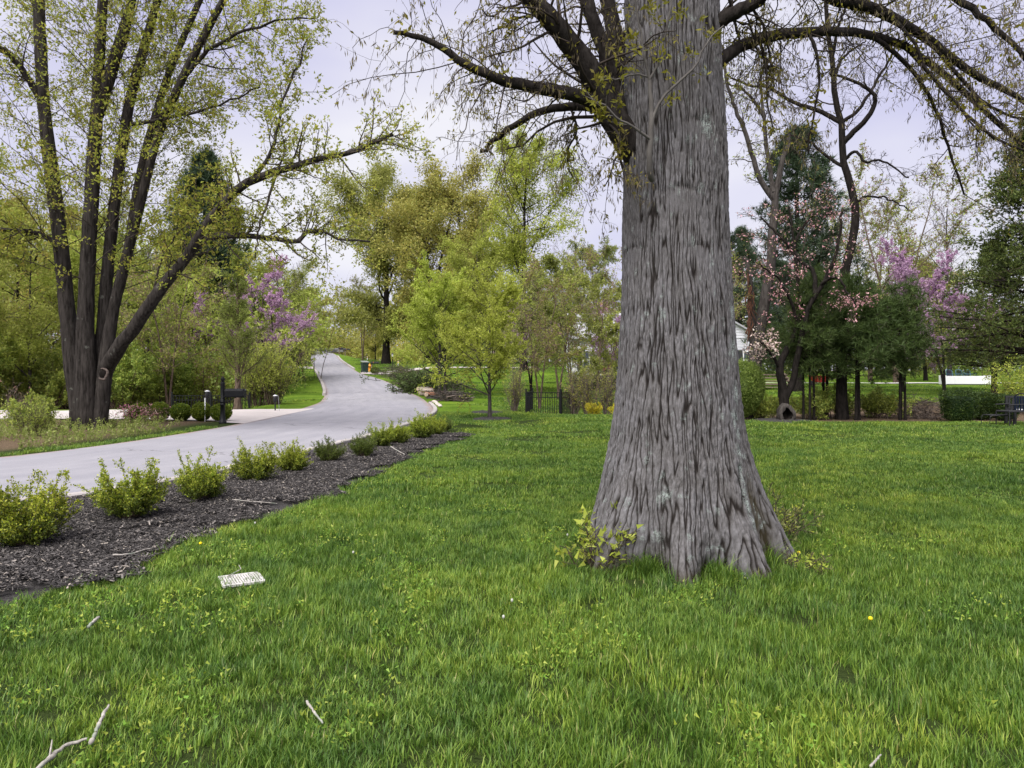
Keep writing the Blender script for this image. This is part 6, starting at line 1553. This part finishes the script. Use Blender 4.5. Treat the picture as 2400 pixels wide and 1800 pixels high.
MB().lathe((0, 0, 0), [(.0, -.1), (.08, -.1), (.08, .12), (.045, .16), (.04, 1.40), (.06, 1.42), (.0, 1.43)], 10).build("post", BLACK, lp, True)
ln_ = MB().lathe((0, 0, 1.42), [(.0, 0), (.06, 0), (.11, .26), (.0, .27)], 6).build("lantern", plain("lantern_glass", (.45, .46, .48), .2, .5), lp)
MB().lathe((0, 0, 1.69), [(.0, 0), (.14, 0), (.05, .10), (.02, .16), (.0, .17)], 6).build("lantern_roof", BLACK, ln_)
for px, d, lab in ((933, 80, "pale utility stake on the hillside lawn right of the lamp post"), (861, 106, "pale utility stake near the top of the hillside lawn"), (890, 120, "white post at the top of the hillside lawn")):
    t = thing("utility_stake", lab, "stake", ground(px, d)); MB().box((0, 0, .3), (.09, .04, .7), bev=.01).build("board", WHITE, t)
    MB().box((0, -.025, .55), (.085, .006, .12)).build("band", ORANGE, t)
# low stone wall behind the crest
sw = thing("stone_wall", "low grey stone wall beyond the road crest", "wall", ground(765, 124))
rng = np.random.default_rng(9)
stn = [MB().box((0, 0, 0), (.9, .5, .36), bev=.07).mesh("stone", plain("wall_stone_%d" % i, c, .9, .1, .2, 5)) for i, c in enumerate(((.10, .098, .10), (.14, .135, .14), (.06, .058, .06)))]
for r_ in range(2):
    for i in range(7):
        o = link("stone", stn[rng.integers(0, 3)], sw, (-3.4 + i * .95 + .45 * (r_ % 2), rng.normal(0, .05), .16 + r_ * .34)); o.scale = (1 + rng.normal(0, .08), 1, 1); o.rotation_euler = (0, 0, rng.normal(0, .06))
# shrubs at the neighbour's drive
for px, d, sc, lab in ((878, 71.5, 1.2, "dark low shrub right of the trash bin"), (938, 71.5, 1.0, "dark low shrub beside the lamp post drive")):
    hb = thing("box_ball", lab, "shrub", ground(px, d), 0, None, sc); link("foliage", ball, hb)["kind"] = "stuff"

# brush heaps: branches too tangled to count, with single logs in front
def heap(name, label, c_fn, n, ln, r, mats, seed, leaf=None, zmax=.7):
    rng = np.random.default_rng(seed); c, hmax = c_fn(rng, n); g = H(c[:, 0], c[:, 1])
    z = g + hmax * rng.random(n) ** 1.3 + .03
    az = rng.random(n) * 6.283; ti = rng.normal(0, .25, n); D = np.c_[np.cos(az) * np.cos(ti), np.sin(az) * np.cos(ti), np.sin(ti)]
    L = ln * (.4 + .9 * rng.random(n)); P0 = np.c_[c, z]
    P = np.empty((n, 5, 3))
    for j in range(5):
        P[:, j] = P0 + D * (L * (j / 4 - .5))[:, None]; D = unit(D + rng.normal(0, .10, D.shape))
    P[:, :, 2] = np.maximum(P[:, :, 2], g[:, None] + .02)
    R = np.linspace(1, .45, 5)[None] * (r * (.35 + rng.random(n) ** 2))[:, None]; parts = []
    for i, mt in enumerate(mats):
        parts.append(tube_part(P[i::len(mats)], R[i::len(mats)], 4, mt))
    Q, rq = spawn(P, R, 4, .2, 1, 45, .4, 4, .5, .05, .15, rng, .006); parts.append(tube_part(Q, rq, 3, mats[0]))
    if leaf:
        p, d = on_branches(Q, leaf[1], rng, .1, .06); V, q, rn = leaf_quads(p, d + rand_dir(rng, len(p)), leaf[2], .3, rng); parts.append((V, q, rn, leaf[0]))
    t = thing(name, label, "brush heap", (0, 0, 0)); link("branches", leaf_mesh("branches", parts), t)["kind"] = "stuff"
    return t
L_BRUSH = leaf_mat("wilted_green", [(.045, .065, .025), (.09, .11, .045), (.14, .14, .07)], .3, .2)
def along(ya, yb, wide, hm):
    def f(rng, n):
        y = ya + (yb - ya) * rng.random(n); u = rng.random(n); return np.c_[road_right(y) + .75 + wide * u, y], hm * np.sin(np.pi * (.15 + .8 * u))
    return f
heap("brush_heap", "long heap of wilted grey-green brush along the right roadside", along(50, 70, 3.4, .75), 300, 1.8, .022, (BROWNTW, PALETW, GREYB), 401, (L_BRUSH, 5200, .16))
heap("brush_heap", "heap of dark evergreen cuttings beside the roadside logs", lambda rng, n: (np.c_[-6.0 + rng.normal(0, .8, n), 50 + rng.normal(0, .9, n)], 1.0), 200, 1.7, .02, (DARKB, BROWNTW), 402, (L_PINE, 7000, .17))
heap("brush_heap", "tangle of grey cut branches at the road bend", along(39.5, 44, 1.5, .45), 150, 1.4, .035, (GREYB, BROWNTW, PALETW), 403)
def rbank(rng, n): return np.c_[(2180 - 1200) * 24.8 / F + rng.normal(0, .5, n), 25.6 + rng.normal(0, .4, n)], .55 * np.exp(-(np.linspace(-1, 1, n)) ** 2 * 0)
heap("brush_heap", "brown heap of dry sticks left of the clipped hedges", rbank, 130, 1.0, .016, (PALETW, BROWNTW), 404)
LOGS = [plain("cut_log_%d" % i, c, .8, .1, .25, 14) for i, c in enumerate(((.50, .38, .30), (.34, .16, .10), (.42, .36, .31), (.24, .20, .17)))]
rng = np.random.default_rng(10)
loglab = ["cut log nearest the road bend", "reddish cut log at the roadside", "pale split log on the roadside pile", "thin grey log on the roadside pile", "short pale log at the heap's front", "reddish split log behind the pale ones", "long pale log on top of the pile", "grey log under the evergreen cuttings",
          "small log at the pile's far end", "pale log tilted towards the road", "dark-barked log at the pile's back", "stubby log in the middle of the pile"]
for i, lab in enumerate(loglab):
    y = 44.2 + i * .32 + rng.normal(0, .1); x = float(road_right(y)) + .25 + .7 * rng.random(); r_ = .07 + .06 * rng.random(); L = .5 + .6 * rng.random()
    t = thing("cut_log", lab, "log", (x, y, h1(x, y) + r_ + .25 * (i in (6, 9, 2)) + .03), rng.random() * 3.1, "cut logs on the roadside")
    a = np.arange(10) / 10 * 6.283; MB().tube([(-L / 2, 0, 0), (-L / 6, .015, .01), (L / 6, 0, .0), (L / 2, .01, .02)], [r_, r_ * 1.05, r_ * .97, r_ * .9], 10).build("bark", LOGS[i % 4], t, True)
    for s_ in (-1, 1):
        o = MB().lathe((0, 0, 0), [(.0, 0), (r_ * .86, 0), (r_ * .84, .012), (.0, .014)], 10).build("cut_face", LOGS[0], t); o.location = (s_ * L / 2, 0, .01); o.rotation_euler = (0, s_ * math.pi / 2, 0)
# pale stones at the bend
stone = MB().lathe((0, 0, 0), [(.0, -.05), (.12, -.04), (.15, .02), (.12, .09), (.05, .12), (.0, .12)], 8).mesh("bend_stone", plain("pale_stone", (.50, .44, .40), .9, .1, .2, 9), True)
for i, (y, lab) in enumerate(((33.5, "pale edging stone nearest the box shrub row"), (34.6, "second pale edging stone at the road bend"), (35.8, "third pale edging stone at the road bend"), (37.2, "fourth pale edging stone below the cut branches"), (38.6, "last pale edging stone beside the cut branches"))):
    x = float(road_right(y)) + .35; o = tag(link("edging_stone", stone, None, (x, y, h1(x, y) + .05), i * 1.3, (.7, 1.0, .6)), lab, "stone", "pale edging stones at the bend")

# ------------------------------------------------------------------ house behind the trees
SID = None
m, n, l, b = new_mat("painted_brick"); tx = noise(n, l, 20, 4); r = ramp(n, [(.3, (.60, .60, .66)), (.7, (.74, .74, .80))]); l.new(tx.outputs["Fac"], r.inputs[0]); l.new(r.outputs[0], b.inputs["Base Color"]); b.inputs["Roughness"].default_value = .7
SID = m
ROOF = plain("grey_shingle", (.34, .34, .37), .9, .1, .15, 12)
SHUT = plain("dark_shutter", (.03, .03, .035), .6, .3)
GLASS = plain("window_glass", (.06, .07, .09), .08, .6, .1)
def house():
    d = 56.0
    g = np.array([(1578 - 1200) * d / F, d, h1((1578 - 1200) * d / F, d)])
    t = thing("house", "white house with grey roof and dark shutters half hidden by the big trunk", "house", g)
    # main block with its long front to the viewer (left), gable end at the right
    x0, x1, z1 = -7.4, 6.3, 3.15
    wall = MB(); wall.box(((x0 + x1) / 2, 3.5, (z1 - .8) / 2), (x1 - x0, 7, z1 + .8)).build("wall", SID, t)
    gab = MB().prism([(-.2, z1), (6.3, z1), (3.05, 5.0)], -.06, 6.9).build("gable", SID, t)
    board = MB().box((0, 0, 0), (1, .03, .03)).mesh("siding_board", SID)
    for k in range(22):
        z = .15 + k * .20
        w_ = 6.44 if z < z1 else 6.44 * (5.0 - z) / (5.0 - z1)
        if w_ < .3: break
        o = link("siding_board", board, t, (3.05, -.072, z)); o.scale = (w_, 1, 1)
    rf = MB()
    def slab(a, b_, c, e, th=.12): V = np.array([a, b_, c, e]); rf.add(np.vstack([V, V + (0, 0, th)]), [(0, 3, 2, 1), (4, 5, 6, 7), (0, 1, 5, 4), (1, 2, 6, 5), (2, 3, 7, 6), (3, 0, 4, 7)])
    slab((-.5, -.4, z1 - .16), (-.5, 7.2, z1 - .16), (3.05, 7.2, 5.02), (3.05, -.4, 5.02)); slab((3.05, -.4, 5.025), (3.05, 7.2, 5.025), (6.6, 7.2, z1 - .16), (6.6, -.4, z1 - .16))
    slab((x0 - .4, -.5, z1 - .1), (-.1, -.5, z1 - .1), (-.1, 3.5, 5.1), (x0 - .4, 3.5, 5.1)); slab((x0 - .4, 3.5, 5.105), (-.1, 3.5, 5.105), (-.1, 7.5, z1 - .1), (x0 - .4, 7.5, z1 - .1))
    rfo = rf.build("roof", ROOF, t)
    MB().box((-4.6, 4.6, 5.4), (.8, .6, 1.5)).build("chimney", plain("chimney_brick", (.26, .11, .08), .9, .1), rfo)
    for xw in (-6.2, -3.4, -1.3, 2.2, 5.6):
        y0 = -.002 if xw < 0 else -.09
        wd = MB().box((xw, y0 - .03, 1.5), (1.0, .06, 1.35)).build("window", WHITE, t)
        for sx in (-.23, .23):
            for sz in (-.31, .31): MB().box((xw + sx, y0 - .064, 1.5 + sz), (.40, .012, .56)).build("pane", GLASS, wd)
        for s_ in (-.72, .72): MB().box((xw + s_, y0 - .03, 1.5), (.36, .05, 1.45)).build("shutter", SHUT, t)
    MB().box((-4.8, -.03, .95), (.95, .07, 2.1)).build("door", plain("brown_door", (.12, .05, .035), .6, .3), t)
    MB().box((3.0, -.25, .25), (6.9, .3, .14)).build("porch_trim", WHITE, t)
house()
hd = thing("garden_hedge", "dark low hedge in front of the white house", "hedge", ground(1415, 50)); link("foliage", clipped(63, blocky(2.0, .6, 1.1, 5), 5000, .09, L_HEDGE, .1, .04), hd)["kind"] = "stuff"
MB().tube([(0, 0, -.05), (0, 0, .7)], .04, 6).build("stems", BROWNB, hd)

# wooden steps, red wheelbarrow
sp = thing("wooden_steps", "weathered wooden garden steps behind the forked dogwood", "steps", ground(1818, 46))
tr_ = MB().box((0, 0, 0), (2.0, .34, .07), bev=.01).mesh("tread", WOODG)
for k in range(5): link("tread", tr_, sp, (.06 * k, k * .34, .10 + k * .19))
for s_ in (-.95, .95): MB().box((s_ + .12, .72, .42), (.07, 1.95, .22), rx=.5).build("stringer", WOODG, sp)
wb = thing("wheelbarrow", "red wheelbarrow on the far lawn behind the small pines", "wheelbarrow", ground(1921, 47, .0), .2)
RED = plain("red_paint", (.52, .05, .05), .5, .3)
V = [(-.3, -.28, .32), (.3, -.28, .32), (.3, .28, .32), (-.3, .28, .32), (-.55, -.42, .72), (.5, -.42, .66), (.5, .42, .66), (-.55, .42, .72)]
MB().add(V, [(3, 2, 1, 0), (0, 1, 5, 4), (1, 2, 6, 5), (2, 3, 7, 6), (3, 0, 4, 7)]).add(np.array(V) * (.95, .95, 1) + (0, 0, .012), [(0, 1, 2, 3), (4, 5, 1, 0), (5, 6, 2, 1), (6, 7, 3, 2), (7, 4, 0, 3)]).build("tray", RED, wb)
o = MB().lathe((0, 0, -.05), [(.0, 0), (.16, .0), (.20, .03), (.20, .07), (.16, .10), (.0, .10)], 16).build("wheel", BLACKM, wb, True); o.location = (-.55, 0, .2); o.rotation_euler = (math.pi / 2, 0, 0)
for s_ in (-.22, .22):
    MB().tube([(-.55, s_ * .3, .2), (0, s_, .32), (.95, s_ * 1.3, .55)], .022, 6).build("handle", WOODG, wb); MB().tube([(.25, s_, .34), (.32, s_, .02), (.2, s_, 0.0)], .018, 6).build("leg", BLACKM, wb)

# white planter wall with blue chairs behind, by the path
pw = thing("planter_box", "long white board-sided planter by the pale path on the right", "planter", ground(2262, 49.4))
W_, H_ = 2.95, .52
for s_, nm in ((-1, "side"), (1, "side")): MB().box((0, s_ * .32, H_ / 2 + .04), (W_, .05, H_), bev=.006).build("side_panel", WHITE, pw)
for s_ in (-1, 1): MB().box((s_ * (W_ / 2 - .01), 0, H_ / 2 + .05), (.10, .72, H_ + .06), bev=.008).build("end_panel", WHITE, pw)
bt = MB().box((0, 0, 0), (.02, .012, H_ - .06)).mesh("batten", WHITE)
for k in range(20): link("batten", bt, pw, (-W_ / 2 + .16 + k * (W_ - .32) / 19, -.352, H_ / 2 + .04))
MB().box((0, 0, H_ - .05), (W_ - .12, .58, .03)).build("soil", DARKB, pw)
def chair(label, loc, rz, mat, grp):
    t = thing("garden_chair", label, "chair", loc, rz, grp)
    for sx in (-.26, .26):
        for sy in (-.24, .24): MB().tube([(sx, sy, 0), (sx * .96, sy, .42)], .016, 6).build("leg", mat, t)
        MB().tube([(sx, -.26, .62), (sx, .22, .64), (sx, .28, .42)], .018, 6).build("armrest", mat, t)
    MB().box((0, 0, .43), (.52, .50, .05), bev=.012).build("seat", mat, t)
    a = np.linspace(0, np.pi, 9); MB().tube([(-.25, .25, .42)] + [(-.25 * math.cos(x), .30 + .06 * math.sin(x), .80 + .14 * math.sin(x)) for x in a] + [(.25, .25, .42)], .02, 6).build("back_frame", mat, t)
    for k in range(4): MB().box((-.15 + k * .10, .285, .64), (.045, .02, .44)).build("back_slat", BLUE, t)
BLUEM = plain("blue_metal", (.06, .14, .20), .5, .4)
for px, lab in ((2232, "left of the blue chairs behind the white planter"), (2255, "middle blue chair behind the white planter"), (2274, "right blue chair behind the white planter")):
    chair(lab, ground(px, 52.5), 0.2, BLUEM, "blue chairs behind the planter")
# seats at the right edge of the lawn
t = thing("low_table", "low dark metal table on the lawn beside the hedges", "table", ground(2338, 22.4))
MB().tube([(-.36, -.2, 0), (-.34, -.2, .26), (-.28, -.2, .30), (.32, -.2, .30), (.34, -.2, 0)], .014, 6).build("front_frame", BLACKM, t); MB().tube([(-.36, .2, 0), (-.34, .2, .26), (-.28, .2, .30), (.32, .2, .30), (.34, .2, 0)], .014, 6).build("back_frame", BLACKM, t)
MB().box((0, 0, .305), (.66, .42, .02), bev=.004).build("top", BLACKM, t)
chair("dark blue garden chair standing between the low table and the bench", ground(2368, 22.1), -1.45, BLACKM, None)
t = thing("garden_bench", "dark slatted garden bench cut by the right picture edge", "bench", ground(2415, 22.6), -.1)
for sx in (-.55, .55):
    for sy, hh in ((-.22, .60), (.24, .86)): MB().box((sx, sy, hh / 2), (.06, .06, hh), bev=.006).build("leg", BLACKM, t)
    MB().box((sx, 0, .60), (.07, .52, .035), bev=.006).build("armrest", BLACKM, t)
sl = MB().box((0, 0, 0), (1.14, .075, .022), bev=.004).mesh("seat_slat", BLACKM)
for k in range(5): link("seat_slat", sl, t, (0, -.19 + k * .095, .43))
vs = MB().box((0, 0, 0), (.05, .018, .34), bev=.004).mesh("back_slat", BLACKM)
for k in range(9): link("back_slat", vs, t, (-.46 + k * .115, .25, .64))
for z in (.47, .83): MB().box((0, .252, z), (1.06, .04, .06), bev=.006).build("back_rail", BLACKM, t)
for k in range(2): MB().box((-.25 + k * .36, .0, .455), (.26, .30, .03), bev=.01).build("cushion", WHITE, t)
